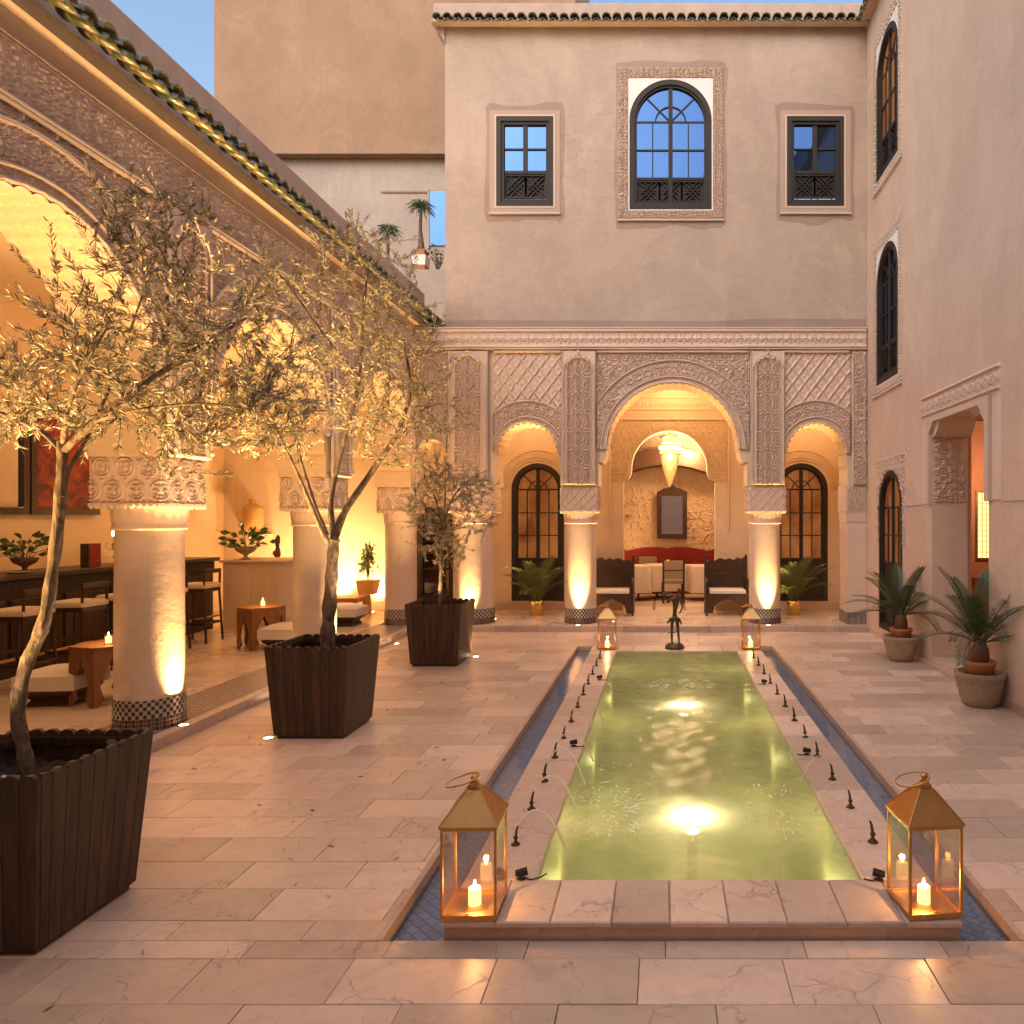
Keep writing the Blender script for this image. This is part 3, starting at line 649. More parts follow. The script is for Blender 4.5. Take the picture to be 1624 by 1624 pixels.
# ================================================================== LANTERNS
def lantern(x, y, rz, label, power=5):
    e = empty('lantern', (x, y, ZC), rz, label, 'lantern', 'brass and glass candle lanterns on the pool corners')
    h, w = .40, .118
    fr = MB()
    fr.cbox(-w, w, -w, w, .0, .018, .003)
    for sx in (-1, 1):
        for sy in (-1, 1): fr.box(sx*w-.006, sx*w+.006, sy*w-.006, sy*w+.006, .012, h+.012)
    for s_ in (-1, 1): fr.box(-w, w, s_*w-.0065, s_*w+.0065, h, h+.014); fr.box(s_*w-.0065, s_*w+.0065, -w, w, h+.0005, h+.0145)
    for s_ in (-1, 1): fr.box(-w, w, s_*w-.0062, s_*w+.0062, .016, .030); fr.box(s_*w-.0062, s_*w+.0062, -w, w, .0165, .0305)
    fr.build('frame', 'brass', e, bevel=.0012)
    W2 = w+.012; rf = MB()
    rf.loft([[(-W2, -W2, h+.012), (W2, -W2, h+.012), (W2, W2, h+.012), (-W2, W2, h+.012)], [(-W2, -W2, h+.02), (W2, -W2, h+.02), (W2, W2, h+.02), (-W2, W2, h+.02)],
             [(-.03, -.03, h+.15), (.03, -.03, h+.15), (.03, .03, h+.15), (-.03, .03, h+.15)]], smooth=False)
    roof = rf.build('roof', 'brass', e, bevel=.002)
    rd = MB()
    for sx, sy in ((-1, -1), (1, -1), (1, 1), (-1, 1)): rd.tube([(sx*W2, sy*W2, h+.021), (sx*.03, sy*.03, h+.151)], .003, 6)
    rd.build('ridge', 'brass_bright', roof)
    MB().lathe([(.030, h+.15), (.036, h+.155), (.022, h+.17), (.014, h+.185), (.020, h+.195), (.012, h+.208), (.001, h+.21)], 16).build('finial', 'brass', e)
    pts = [(.075*math.sin(t)-.055, .075*math.cos(t), h+.185+.02*math.sin(t)) for t in [2*PI*i/28 for i in range(29)]]
    MB().tube(pts, .0045, 8, cap=False).build('carrying_ring', 'brass_bright', e)
    for k in range(4):
        o = MB().box(-w+.006, w-.006, -w-.0015, -w+.0015, .030, h).build('glass_pane', 'lantern_glass', e); o.rotation_euler = (0, 0, k*PI/2)
    MB().box(-.009, .009, -w-.014, -w-.0065, .036, .043).build('latch', 'brass_bright', e)
    cn = MB().lathe([(.001, .018), (.028, .018), (.0285, .022), (.028, .088), (.025, .093), (.021, .089), (.004, .088)], 24, cap=False).build('candle', 'candle_wax', e)
    MB().lathe([(.001, .088), (.007, .094), (.0085, .103), (.005, .116), (.0005, .130)], 10).build('flame', 'flame', cn)
    p = point('candle_light', (x, y, ZC+.118), power, CANDLE, .012); return e
lantern(-.861, 3.37, .02, 'large brass lantern with lit candle on the near left corner of the pool', 5)
lantern(1.195, 3.385, .10, 'large brass lantern with lit candle on the near right corner of the pool', 5)
lantern(-.765, 10.06, .05, 'brass lantern with lit candle on the far left corner of the pool', 4)
lantern(1.19, 10.06, -.05, 'brass lantern with lit candle on the far right corner of the pool', 4)
# ================================================================== STATUE
def skin(name, chains, mat, parent, sub=2, slim=1.):
    """chains: list of [(x,y,z,r),...]; chains share points by coordinate so the body stays one surface"""
    V = []; E = []; R = []; key = {}
    for ch in chains:
        prev = None
        for x, y, z, r in ch:
            k = (round(x, 4), round(y, 4), round(z, 4))
            if k not in key: key[k] = len(V); V.append((x, y, z)); R.append(r*slim)
            if prev is not None: E.append((prev, key[k]))
            prev = key[k]
    me = bpy.data.meshes.new(name); me.from_pydata(V, E, []); o = link(name, me, None, parent)
    md = o.modifiers.new('skin', 'SKIN'); md.use_smooth_shade = True
    for i, sv in enumerate(me.skin_vertices[0].data): sv.radius = (R[i], R[i]); sv.use_root = (i == 0)
    s_ = o.modifiers.new('sub', 'SUBSURF'); s_.levels = sub; s_.render_levels = sub
    dg = bpy.context.evaluated_depsgraph_get(); m2 = bpy.data.meshes.new_from_object(o.evaluated_get(dg)); o.modifiers.clear(); o.data = m2
    m2.materials.clear(); m2.materials.append(M[mat]); m2.polygons.foreach_set('use_smooth', [True]*len(m2.polygons)); return o
st = empty('bronze_statue', (.155, 10.06, ZC), 0, 'slender bronze figure on a round foot at the far end of the pool', 'statue')
MB().lathe([(.13, 0), (.135, .02), (.12, .05), (.085, .075), (.02, .085)], 28).build('plinth', 'bronze', st)
pel = (0, 0, .42, .040)
skin('figure', [
    [pel, (.0, -.005, .50, .036), (.01, -.01, .58, .050), (.015, -.01, .66, .056), (.035, -.02, .71, .024), (.05, -.03, .745, .026), (.06, -.035, .785, .034), (.062, -.035, .83, .024)],
    [pel, (-.035, -.005, .37, .036), (-.040, -.02, .25, .026), (-.038, -.005, .12, .019), (-.036, .005, .085, .014), (-.040, -.045, .082, .011)],
    [pel, (.035, .005, .37, .036), (.045, -.01, .25, .026), (.058, .01, .12, .019), (.062, .015, .085, .014), (.066, -.035, .082, .011)],
    [(.015, -.01, .66, .056), (-.05, -.015, .685, .024), (-.095, -.03, .62, .018), (-.115, -.06, .70, .014), (-.14, -.07, .745, .012), (-.16, -.075, .76, .010)],
    [(.015, -.01, .66, .056), (.08, -.01, .67, .024), (.105, -.02, .57, .018), (.075, -.06, .50, .014), (.05, -.075, .49, .011)]], 'bronze', st, slim=.80)
MB().tube([(-.16, -.10, .735), (-.13, -.07, .765), (-.05, -.05, .75)], [.018, .028, .006], 10).build('held_horn', 'bronze', st)
MB().tube([(-.10, .0, .345), (-.06, -.02, .40), (.0, -.03, .42), (.06, -.02, .40), (.095, 0, .33)], [.010, .02, .03, .02, .010], 8).build('waist_sash', 'bronze', st)
MB().tube([(-.085, 0, .215), (.0, -.02, .22), (.03, -.01, .23)], .007, 6).build('fallen_strap', 'bronze', st)
# ================================================================== FLOORS OF THE ARCADES
gf = MB(); gf.box(-9, -4.30, -3, 14.1, -.2, ZP-.004); gallery_floor = gf.build('gallery_floor', 'mortar', kind='structure')
pf = MB(); pf.box(-4.30, XR+.45, 12.30, 19, -.2, ZP-.004); portico_floor = pf.build('portico_floor', 'mortar', kind='structure')
gt = {}
def gtile(parent, x0, x1, y0, y1, mat='gallery_marble', t=.004):
    w, d = x1-x0-.004, y1-y0-.004; k = (round(w, 3), round(d, 3), mat)
    if k not in gt: o = MB().cbox(0, w, 0, d, -.02, 0, .002).build('floor_tile', mat, parent); gt[k] = o.data
    else: o = link('floor_tile', gt[k], None, parent)
    o.location = (x0+.002, y0+.002, ZP+rn.uniform(-.0005, .0005))
y = 4.0
while y < 14.0:
    x = -4.72
    while x > -8.3: gtile(gallery_floor, x-.6, x, y, min(y+.6, 14.1)); x -= .6
    y += .6
x = -4.30
while x < XR-.01: 
    x1 = min(x+.6, XR)
    for ya, yb in ((12.30, 12.90), (12.90, 13.50), (13.50, 14.10)): gtile(portico_floor, x, x1, ya, yb)
    x = x1
for xx in (-.76, -.16, .44):
    for yy in (14.1, 14.7, 15.3, 15.9, 16.5, 17.1): gtile(portico_floor, xx, xx+.55, yy, yy+.6, 'travertine')
# kerb stones along both steps, mosaic band behind
step = empty('arcade_step', (KX, 3, 0)); step['kind'] = 'structure'
def sb(name, mat, x0, x1, y0, y1, z0, z1, bev=.006): return MB().box(x0-KX, x1-KX, y0-3, y1-3, z0, z1).build(name, mat, step, bevel=bev)
y = 2.0
while y < 12.0: sb('kerb_stone', 'travertine', -4.145, KX, y+.002, min(y+.8, 12.0)-.002, -.05, ZP+.005); y += .8
x = -4.145
while x < XR: sb('kerb_stone', 'travertine', x+.002, min(x+.7, XR)-.002, 12.0, 12.14, -.05, ZP+.005); x += .7
sb('mosaic_band', 'floor_mosaic', -4.72, -4.147, 2.0, 12.14, -.05, ZP+.001, 0); sb('mosaic_band', 'gallery_marble', -4.30, XR, 12.142, 12.298, -.05, ZP+.001, 0)
# ================================================================== COLUMNS
def make_column(x, y, r, label, half=.305, blocks='hearts', group='columns of the courtyard arcades'):
    e = empty('column', (x, y, ZP), 0, label, 'column', group)
    MB().lathe([(r+.018, 0), (r+.018, .012), (r+.010, .02), (r+.010, .245), (r+.004, .252), (r-.01, .255)], 56).build('base', 'column_mosaic', e)
    n = 40; MB().lathe([(r, .24), (r, .8), (r-.003, 1.3), (r-.004, 1.68)], 56, cap=False).build('shaft', 'column_plaster', e)
    pet = lambda a, z: 1+.022*abs(math.sin(a*10))*min(1, max(0, (z-1.70)/.05))
    MB().lathe([(r-.004, 1.665), (r+.020, 1.67), (r+.022, 1.685), (r+.010, 1.70), (r+.012, 1.74), (r+.018, 1.80), (r+.026, 1.85), (r+.03, 1.875)], 80, mod=pet).build('capital', 'carved_stucco', e)
    z0, z1 = 1.885, 2.27
    MB().box(-half+.012, half-.012, -half+.012, half-.012, z0, z1+.03).build('impost_block', 'carved_stucco', e)
    H = H_hearts(.19, 0, z0+.01) if blocks == 'hearts' else H_sebka(.15, .16, 0, z0)
    fm_ = lambda u, d, z: (u, -half+.012+d, z); sm_ = lambda u, d, z: (half-.012-d, u, z); bm_ = lambda u, d, z: (-half+.012+d, u, z)
    for mm in (fm_, sm_, bm_): relief('carved_panel', mm, -half+.004, half-.004, z0+.004, z1, H, -.004, .014, .0085, None, 'carved_stucco', e)
    dr = MB(); k = 11
    for i in range(k):
        t = -half+.03+i*(2*half-.06)/(k-1)
        for px_, py_ in ((t, -half+.01), (t, half-.01), (-half+.01, t), (half-.01, t)):
            dr.loft([[(px_+a, py_+b, z) for a, b in ((-w, -w), (w, -w), (w, w), (-w, w))] for w, z in ((.017, z0+.004), (.015, z0-.02), (.003, z0-.045))], smooth=False)
    dr.box(-half+.002, half-.002, -half+.002, half-.002, z0-.008, z0+.003)
    dr.build('stalactite_row', 'moulding_stucco', e, kind='stuff'); return e
c1 = make_column(-4.41, 6.34, .255, 'round plastered column standing nearest the bar stools, partly behind the front olive tree')
def col_copy(src, x, y, label): c = copy_tree(src); c.location = (x, y, ZP); c['label'] = label; return c
col_copy(c1, -4.41, 9.34, 'round plastered column of the left arcade, behind the middle olive tree')
col_copy(c1, -4.41, 12.40, 'round plastered column where the left arcade ends, left of the glazed dark door')
col_copy(c1, -4.41, 3.34, 'round plastered column of the left arcade, closest to the viewer and outside the left edge')
make_column(-3.21, 12.52, .335, 'stout round column at the left end of the back arcade', .375, 'sebka')
c2 = make_column(-1.40, 12.52, .262, 'round column left of the central arch, lit from below', .312, 'sebka')
col_copy(c2, 1.72, 12.52, 'round column right of the central arch, lit from below')
# engaged pilaster by the right wall
e = empty('engaged_pilaster', (3.215, 12.50, ZP), 0, 'plain half pilaster with carved cap where the back arcade meets the right wall', 'pilaster')
MB().box(-.175, .15, -.26, .27, 0, .20).build('base', 'floor_mosaic', e); MB().box(-.165, .15, -.25, .26, .20, 1.70).build('shaft', 'column_plaster', e)
MB().loft([[(-a, -b, z), (.15, -b, z), (.15, b, z), (-a, b, z)] for a, b, z in ((.175, .26, 1.70), (.175, .26, 1.72), (.18, .265, 1.84), (.19, .28, 1.885), (.19, .28, 2.30))], smooth=False).build('capital', 'moulding_stucco', e)
relief('carved_panel', lambda u, d, z: (u, -.282+d, z), -.17, .148, 1.90, 2.29, H_cell(0, .12, .13), -.001, .016, .009, None, 'carved_stucco', e)
# ================================================================== CARVED ARCADES
def Hring(r0, r1, k=1, p=.15):
    hc = H_cell(k, p, .16)
    def f(s, r):
        t = (r-r0)/(r1-r0); fil = (np.abs(t-.27) < .025)|(np.abs(t-.97) < .03)|(np.abs(t-.03) < .03)
        return np.where(fil, 1.1, hc(s, r)*np.where(t < .24, .5, .9)*(np.abs(t-.27) > .045)*(t < .93))
    return f
def mould(pts, m, r, name, parent, mat='moulding_stucco', n=7):
    return MB().tube([m(p[0], p[2] if len(p) > 2 else -.02, p[1]) for p in pts], r, n).build(name, mat, parent)
def bay(m, parent, c, hw, r, zc, R, zlo, zhi, cusps, Hs, full=True, res=.011, camp=.03, rings=(0,), thick=.62, side=None):
    lo, hi = (c-hw-.03, c+hw+.03) if side is None else side
    relief('spandrel', m, lo, hi, zlo, zhi, Hs, -.004, .014, res, lambda u, z: ((u-c)**2+(z-zc)**2 > (R-.03)**2) & (z > zc-.05), 'carved_stucco', parent, edge=False)
    ring('archivolt', m, c, zc, r, R, Hring(r, R), -.02, .014, res, cusps, camp, (lo, hi), 'carved_stucco', parent)
    for q in (R,)+tuple(x for x in rings if x):
        a = math.acos(min(1, (hw+.01)/q)) if q > hw+.01 else .02
        mould([(c+q*math.cos(PI-a-(PI-2*a)*i/40), zc+q*math.sin(PI-a-(PI-2*a)*i/40), -.03) for i in range(41)], m, .013, 'arch_moulding', parent)
    intrados('intrados', m, c, zc, r, cusps, camp, -.018, thick, 'carved_stucco_warm', parent, hw, zlo)
    mould([(lo+.02, zhi+.0, -.02), (hi-.02, zhi+.0, -.02)], m, .022, 'top_moulding', parent)
def pilaster(m, parent, c, half, z0, z1, k=2, res=.010):
    top = z1-.30
    def H(u, z):
        x = np.abs(u-c)/half; base = H_cell(k, half*1.15, .30, c, z0)(u, z)
        q = np.hypot((u-c), np.maximum(0, z-top))/half
        inn = q < .62; h = np.where(inn, base, 0)
        h = np.where((q > .62) & (q < .68), 1.2, h); h = np.where((q > .70) & (q < .84), .35*H_cell(1, .08, .09)(u, z), h)
        h = np.where(x > .95, 1., h); return h
    relief('pilaster_panel', m, c-half, c+half, z0, z1, H, -.045, .014, res, None, 'carved_stucco', parent)
    s = half*.90; P = [(-s, z0+.05), (-s, top-.02), (-s*.93, top+.04), (-s*.70, top+.14), (-s*.62, top+.115), (-s*.45, top+.185), (-s*.36, top+.165), (-s*.0, top+.285)]
    P = P + [(-x, z) for x, z in P[-2::-1]]
    mould([(c+x, z, -.068) for x, z in P], m, .0105, 'cusped_moulding', parent)
    bd = MB()
    for x, z in P[2:-2]:
        X = m(c+x, -.075, z); bd.lathe([(.001, X[2]-.02), (.016, X[2]-.010), (.02, X[2]), (.016, X[2]+.010), (.001, X[2]+.02)], 8, (X[0], X[1]))
    for sx in (-1, 1): X = m(c+sx*s, -.072, z0+.06); bd.lathe([(.001, X[2]-.03), (.02, X[2]-.012), (.014, X[2]+.02), (.001, X[2]+.03)], 8, (X[0], X[1]))
    bd.build('bead_moulding', 'moulding_stucco', parent)
# ---- left arcade
gal = empty('left_arcade', (0, 0, 0), 0, 'long carved stucco arcade with scalloped arches on the left of the court', 'arcade')
ABAYS = (1.84, 4.84, 7.84, 10.87)
outl = [(-4.0, ZP), (.0, ZP), (.0, 2.36)]
for c in ABAYS: outl += [(x, z) for x, z in opening(c, 1.185, 1.13, 2.86, 2.36, 22, 0)]
outl += [(12.17, 2.36), (12.17, 5.03), (-4.0, 5.03)]
MB(ARC).sheet([outl], .03, .62).build('arcade_wall', 'gallery_plaster', gal)
for i, c in enumerate(ABAYS):
    if i: bay(ARC, gal, c, 1.185, 1.12, 2.86, 1.50, 2.36, 4.46, 25, H_cell(0, .26, .24, c, 2.86), res=.010 if i == 1 else .013, rings=(1.225,))
    else: intrados('intrados', ARC, c, 2.86, 1.12, 25, .03, -.018, .62, 'carved_stucco_warm', gal, 1.185, 2.36)
for c in (3.34, 6.34, 9.34): pilaster(ARC, gal, c, .275, 2.37, 4.46)
relief('frieze', ARC, 1.0, 12.16, 4.50, 4.86, lambda u, z: np.maximum(H_cell(3, .17, .18, 0, 4.68)(u, z)*(np.abs(z-4.68) < .155), (np.abs(np.abs(z-4.68)-.168) < .008)*1.), -.012, .012, .012, None, 'carved_stucco', gal)
MB(ARC).box(1.0, 12.17, -.045, -.001, 4.475, 4.500).build('string_course', 'moulding_stucco', gal, bevel=.006)
MB(ARC).box(1.0, 12.17, -.03, -.001, 4.862, 4.872).build('string_course', 'moulding_stucco', gal)
MB(ARC).box(.0, 12.17, -.012, -.001, 4.873, 5.03).build('cornice_band', 'facade_plaster', gal)
MB(ARC).box(.0, 12.8, -.095, .60, 5.032, 5.15).build('cornice', 'facade_plaster', gal, bevel=.004)
MB(ARC).box(-4.0, 12.8, .04, .34, 5.15, 5.74).build('parapet', 'parapet_plaster', gal, bevel=.01)
MB().box(-8.6, -4.45, -4, 14.1, 4.90, 5.05).build('roof_slab', 'parapet_plaster', gal)
MB().box(-8.6, -4.725, -4, 14.1, 4.70, 4.80).build('ceiling', 'gallery_plaster', gal)
MB().box(-8.7, -8.4, -4, 14.1, -.1, 4.8).build('back_wall', 'gallery_plaster', gal)
MB().box(-8.4, -4.72, -.2, 0, -.1, 4.8).build('end_wall', 'gallery_plaster', gal)
# glazed eave tiles
def tile_mesh_make(flip):
    m = MB(); n = 8; L = .26; top = []; 
    for q, (r, zz) in enumerate(((.078, 0), (.064, .0))):
        y_ = q*L; dz = q*L*.42
        o_ = [(r*math.cos(PI*i/n), y_, dz+(r*math.sin(PI*i/n) if not flip else -r*.72*math.sin(PI*i/n))) for i in range(n+1)]
        i2 = [((r-.014)*math.cos(PI*i/n), y_, dz+((r-.014)*math.sin(PI*i/n) if not flip else -(r*.72-.014)*math.sin(PI*i/n))) for i in range(n+1)]
        top.append((o_, i2))
    (a, ai), (b, bi) = top; N_ = n+1; vs = a+ai+b+bi; fs = []
    for i in range(n): fs += [(i, i+1, 2*N_+i+1, 2*N_+i), (N_+i, 3*N_+i, 3*N_+i+1, N_+i+1), (i, N_+i, N_+i+1, i+1)]
    m.add(vs, fs); m.sm = [True]*len(fs); o = m.build('roof_tile', 'glazed_tile'); me = o.data; bpy.data.objects.remove(o); return me
TCOV, TPAN = tile_mesh_make(False), tile_mesh_make(True)
def eave(parent, start, step_v, n, rz):
    for i in range(n):
        for me, off, dz in ((TCOV, 0, 0), (TPAN, .5, -.012)):
            p = Vector(start)+Vector(step_v)*(i+off)
            link('roof_tile', me, None, parent, (p.x+rn.uniform(-.006, .006), p.y+rn.uniform(-.006, .006), p.z+dz+rn.uniform(-.005, .005)), (rn.uniform(-.03, .03), rn.uniform(-.04, .04), rz+rn.uniform(-.04, .04)))
eave(gal, (-3.80, 2.2, 5.185), (0, .18, 0), 59, PI/2)
# ---- back facade
fac = empty('back_facade', (0, YF, 0), 0, 'tall pink plaster building front with three windows above a carved arcade', 'building')
def P(o): o.parent = fac; o.matrix_parent_inverse = Matrix.Translation((0, -YF, 0)); return o
fac.location = (0, 0, 0)
FB = ((-3.83, .25, .23, 2.94, 5), (-2.245, .535, .50, 2.93, 15), (.16, 1.235, 1.09, 3.0, 29), (2.53, .525, .49, 2.93, 15))
outl = [(-4.099, 2.39)]
for c, hw, r, zc, cu in FB: outl += opening(c, hw, r+.012, zc, 2.39, cu, 0)
outl += [(XR-.002, 2.39), (XR-.002, 5.0), (-4.099, 5.0)]
MB(FAC).sheet([outl], .03, .62).build('arcade_wall', 'portico_plaster', fac)
for c, hw, r, zc, cu in FB:
    if hw < .3: ring('archivolt', FAC, c, zc, r, .42, Hring(r, .42), -.02, .012, .012, cu, .02, (c-hw, c+hw), 'carved_stucco', fac); intrados('intrados', FAC, c, zc, r, cu, .02, -.018, .62, 'carved_stucco_warm', fac, hw, 2.39); relief('spandrel', FAC, c-hw, c+hw, 2.9, 4.6, H_cell(0, .2, .2, c), -.004, .014, .012, lambda u, z, c=c: (u-c)**2+(z-2.94)**2 > .39**2, 'carved_stucco', fac); continue
    big = hw > 1
    bay(FAC, fac, c, hw, r, zc, 1.46 if big else .86, 2.39, 4.60, cu, H_cell(0, .22, .2, c, zc) if big else H_sebka(.20, .26, c, 4.6), res=.0115, camp=.028 if not big else .02, rings=(1.19,) if big else ())
pilaster(FAC, fac, -3.225, .335, 2.40, 4.62); pilaster(FAC, fac, -1.40, .287, 2.40, 4.62); pilaster(FAC, fac, 1.72, .285, 2.40, 4.62)
relief('pilaster_panel', FAC, 3.145, XR-.004, 2.40, 4.62, H_cell(2, .22, .24, 3.26, 2.4), -.03, .014, .011, None, 'carved_stucco', fac)
mould([(3.13, 2.4, -.03), (3.13, 4.6, -.03)], FAC, .014, 'side_moulding', fac)
relief('frieze', FAC, -4.09, XR-.01, 4.66, 4.97, H_band(.135, 4.66, 4.97), -.05, .014, .010, None, 'carved_stucco', fac)
MB(FAC).box(-4.09, XR-.004, -.055, -.001, 4.635, 4.658).build('string_course', 'moulding_stucco', fac, bevel=.005)
MB(FAC).box(-4.09, XR-.004, -.062, .02, 4.972, 4.997).build('string_course', 'moulding_stucco', fac, bevel=.005)
# windows
def strip(mb, p, q, w, d0, d1):
    a = Vector((p[0], p[1])); b = Vector((q[0], q[1])); t = (b-a).normalized(); n = Vector((-t.y, t.x))*w/2
    c = [a-n, b-n, b+n, a+n]; mb.add([(v.x, d, v.y) for d in (d0, d1) for v in c], [(0, 1, 2, 3), (7, 6, 5, 4), (0, 4, 5, 1), (1, 5, 6, 2), (2, 6, 7, 3), (3, 7, 4, 0)])
def lattice(m, u0, u1, z0, z1, parent, d=.05):
    mb = MB(m); mb.box(u0, u1, d+.03, d+.045, z0, z1)
    w = u1-u0; h = z1-z0; k = max(1, round(w/h)); cw = w/k
    for i in range(k):
        c = (u0+cw*(i+.5), (z0+z1)/2); s = min(cw, h)*.5
        for a in (-1, 1):
            for o in (-.5, 0., .5): strip(mb, (c[0]-s*(.95-abs(o)*.45)+a*o*s*.0, c[1]-a*s*(.95-abs(o)*.45)+o*s), (c[0]+s*(.95-abs(o)*.45), c[1]+a*s*(.95-abs(o)*.45)+o*s), .013, d, d+.03+.001*a)
        strip(mb, (u0+cw*i, z0), (u0+cw*i, z1), .022, d-.004, d+.03); strip(mb, (u0+cw*(i+1), z0), (u0+cw*(i+1), z1), .022, d-.004, d+.03)
    strip(mb, (u0, z0), (u1, z0), .022, d-.006, d+.03); strip(mb, (u0, z1), (u1, z1), .022, d-.006, d+.03)
    return mb.build('lattice_panel', 'window_wood', parent)
def rect(u0, u1, z0, z1): return [(u0, z0), (u1, z0), (u1, z1), (u0, z1)]
def archo(c, w, z0, ztop, n=28): r = w/2; return [(c+r, z0)] + [(c+r*math.cos(PI*i/n), ztop-r+r*math.sin(PI*i/n)) for i in range(n+1)] + [(c-r, z0)]
def rect_window(m, c, z0, w, h, parent, glass='window_glass'):
    f = MB(m).sheet([rect(c-w/2, c+w/2, z0, z0+h), rect(c-w/2+.075, c+w/2-.075, z0+.075, z0+h-.075)], -.012, .09)
    f.sheet([rect(c-w/2+.07, c+w/2-.07, z0+.07, z0+h-.07), rect(c-w/2+.125, c+w/2-.125, z0+.12, z0+h-.125)], .012, .085)
    wn = f.build('window', 'window_wood', parent, bevel=.006)
    il, ir, zb, zt = c-w/2+.125, c+w/2-.125, z0+.12, z0+h-.125; zm = zb+(zt-zb)*.36
    lattice(m, il+.01, ir-.01, zb+.05, zm-.03, wn)
    b = MB(m); b.box(c-.035, c+.035, .028, .075, zm, zt); b.box(il, ir, .034, .073, zm-.01, zm+.04); b.box(il, ir, .031, .071, zm+(zt-zm)*.5-.012, zm+(zt-zm)*.5+.012)
    b.build('glazing_bars', 'window_wood', wn)
    zmid = zm+(zt-zm)*.5
    for a, bb in ((il, c-.035), (c+.035, ir)):
        for z_a, z_b in ((zm+.04, zmid-.012), (zmid+.012, zt)): MB(m).box(a, bb, .055, .060, z_a, z_b).build('pane', glass, wn)
    return wn
def arch_window(m, c, z0, w, h, parent, glass='window_glass', hb=.24, name='window', mat='window_wood', rows=2, t=.085, lat=True, fan=True):
    ft = z0+h; zc = ft-w/2
    f = MB(m).sheet([archo(c, w, z0, ft), archo(c, w-2*t, z0+t, ft-t)], -.012, .09)
    f.sheet([archo(c, w-2*t+.01, z0+t-.005, ft-t+.005), archo(c, w-2*t-.07, z0+t+.035, ft-t-.035)], .014, .085)
    wn = f.build(name, mat, parent, bevel=.006)
    R = w/2-t-.035; il, ir = c-R, c+R; zb = z0+t+.035; zm = z0+h*hb
    if lat: lattice(m, il+.006, ir-.006, zb+.03, zm-.03, wn)
    elif hb > 0: MB(m).box(il, ir, .05, .07, zb, zm).build('door_panel', mat, wn)
    b = MB(m); b.box(c-.035, c+.035, .026, .075, zb, zc+R); b.box(il, ir, .034, .074, zm-.012, zm+.03); b.box(il, ir, .046, .072, zc-.015, zc+.015)
    x1, x2 = (il+c-.035)/2, (ir+c+.035)/2
    zs = [zm+.03+(zc-.015-zm-.03)*i/rows for i in range(rows+1)]
    for x in (x1, x2): b.box(x-.010, x+.010, .036, .070, zm, zc)
    for z in zs[1:-1]: b.box(il, ir, .033, .069, z-.010, z+.010)
    if fan:
        rr = R*.45
        pr = None
        for i in range(21):
            q = (c+rr*math.cos(PI*i/20), zc+rr*math.sin(PI*i/20))
            if pr: strip(b, pr, q, .02, .035, .068)
            pr = q
        for a in (45, 135): strip(b, (c+.05*math.cos(math.radians(a)), zc+.05*math.sin(math.radians(a))), (c+R*math.cos(math.radians(a)), zc+R*math.sin(math.radians(a))), .02, .037, .067)
    b.build('glazing_bars', mat, wn)
    for a, bb in ((il, x1-.01), (x1+.01, c-.035), (c+.035, x2-.01), (x2+.01, ir)):
        for z_a, z_b in zip(zs, zs[1:]): MB(m).box(a-.004, bb+.004, .055, .060, z_a-.012 if z_a == zs[0] else z_a+.004, z_b+.002 if z_b == zs[-1] else z_b-.004).build('pane', glass, wn)
    for k in range(4):
        a0, a1 = math.radians(45*k+.2), math.radians(45*k+44.8); q = [(c+R*math.cos(a0+(a1-a0)*i/8), zc+.003+(R+.004)*math.sin(a0+(a1-a0)*i/8)) for i in range(9)]
        q = [(min(ir, max(il, x)), z) for x, z in q]; r0 = R*.05
        q += [(c+r0*math.cos(a1), zc+.016+r0*math.sin(a1)), (c+r0*math.cos(a0), zc+.016+r0*math.sin(a0))]
        MB(m).sheet([q], .055, .060).build('pane', glass, wn)
    return wn
def blob_patch(m, u0, u1, z0, z1, parent, seed, d=-.0025, mat='patch_plaster', holes=(), dm=(.05, .1)):
    r_ = random.Random(seed); o = []
    ph = [r_.uniform(0, 6) for _ in range(6)]
    kn = [r_.random()**1.4 for _ in range(64)]
    def wob(t):
        t = abs(t)*.42; i = int(t) % 60; f = t-int(t); f = f*f*(3-2*f)
        return (kn[i]*(1-f)+kn[i+1]*f)*.85+.15*kn[(i*7) % 60]*math.sin(t*5)
    n = 26
    for i in range(n): o.append((u0+(u1-u0)*i/n, z0-dm[1]*wob(i*.35)))
    for i in range(n): o.append((u1+dm[0]*wob(i*.3+9), z0+(z1-z0)*i/n))
    for i in range(n): o.append((u1-(u1-u0)*i/n, z1+dm[0]*1.3*wob(i*.33+20)))
    for i in range(n): o.append((u0-dm[0]*wob(i*.3+31), z1-(z1-z0)*i/n))
    return MB(m).sheet([o]+list(holes), d, d+.002).build('plaster_patch', mat, parent)
FU = lambda u, d, z: FAC(u, d+.03, z)
wins = [(-2.295, 7.02, .945, 1.49), (.12, 6.97, 1.36, 2.15), (2.52, 7.02, .945, 1.49)]
holes = [rect(c-w/2+.004, c+w/2-.004, z+.004, z+h-.004) if w < 1 else archo(c, w-.008, z+.004, z+h-.004) for c, z, w, h in wins]
MB(FU).sheet([rect(-3.62, XR-.002, 5.0, 10.0)]+holes, 0, .4).build('upper_wall', 'facade_plaster', fac)
MB().box(-3.62, XR, YF+.43, 14.05, 5.0, 5.02).build('roof_slab', 'facade_plaster', fac); MB().box(-3.62, -3.22, YF+.43, 17, 5.02, 10.0).build('side_wall', 'facade_plaster', fac)
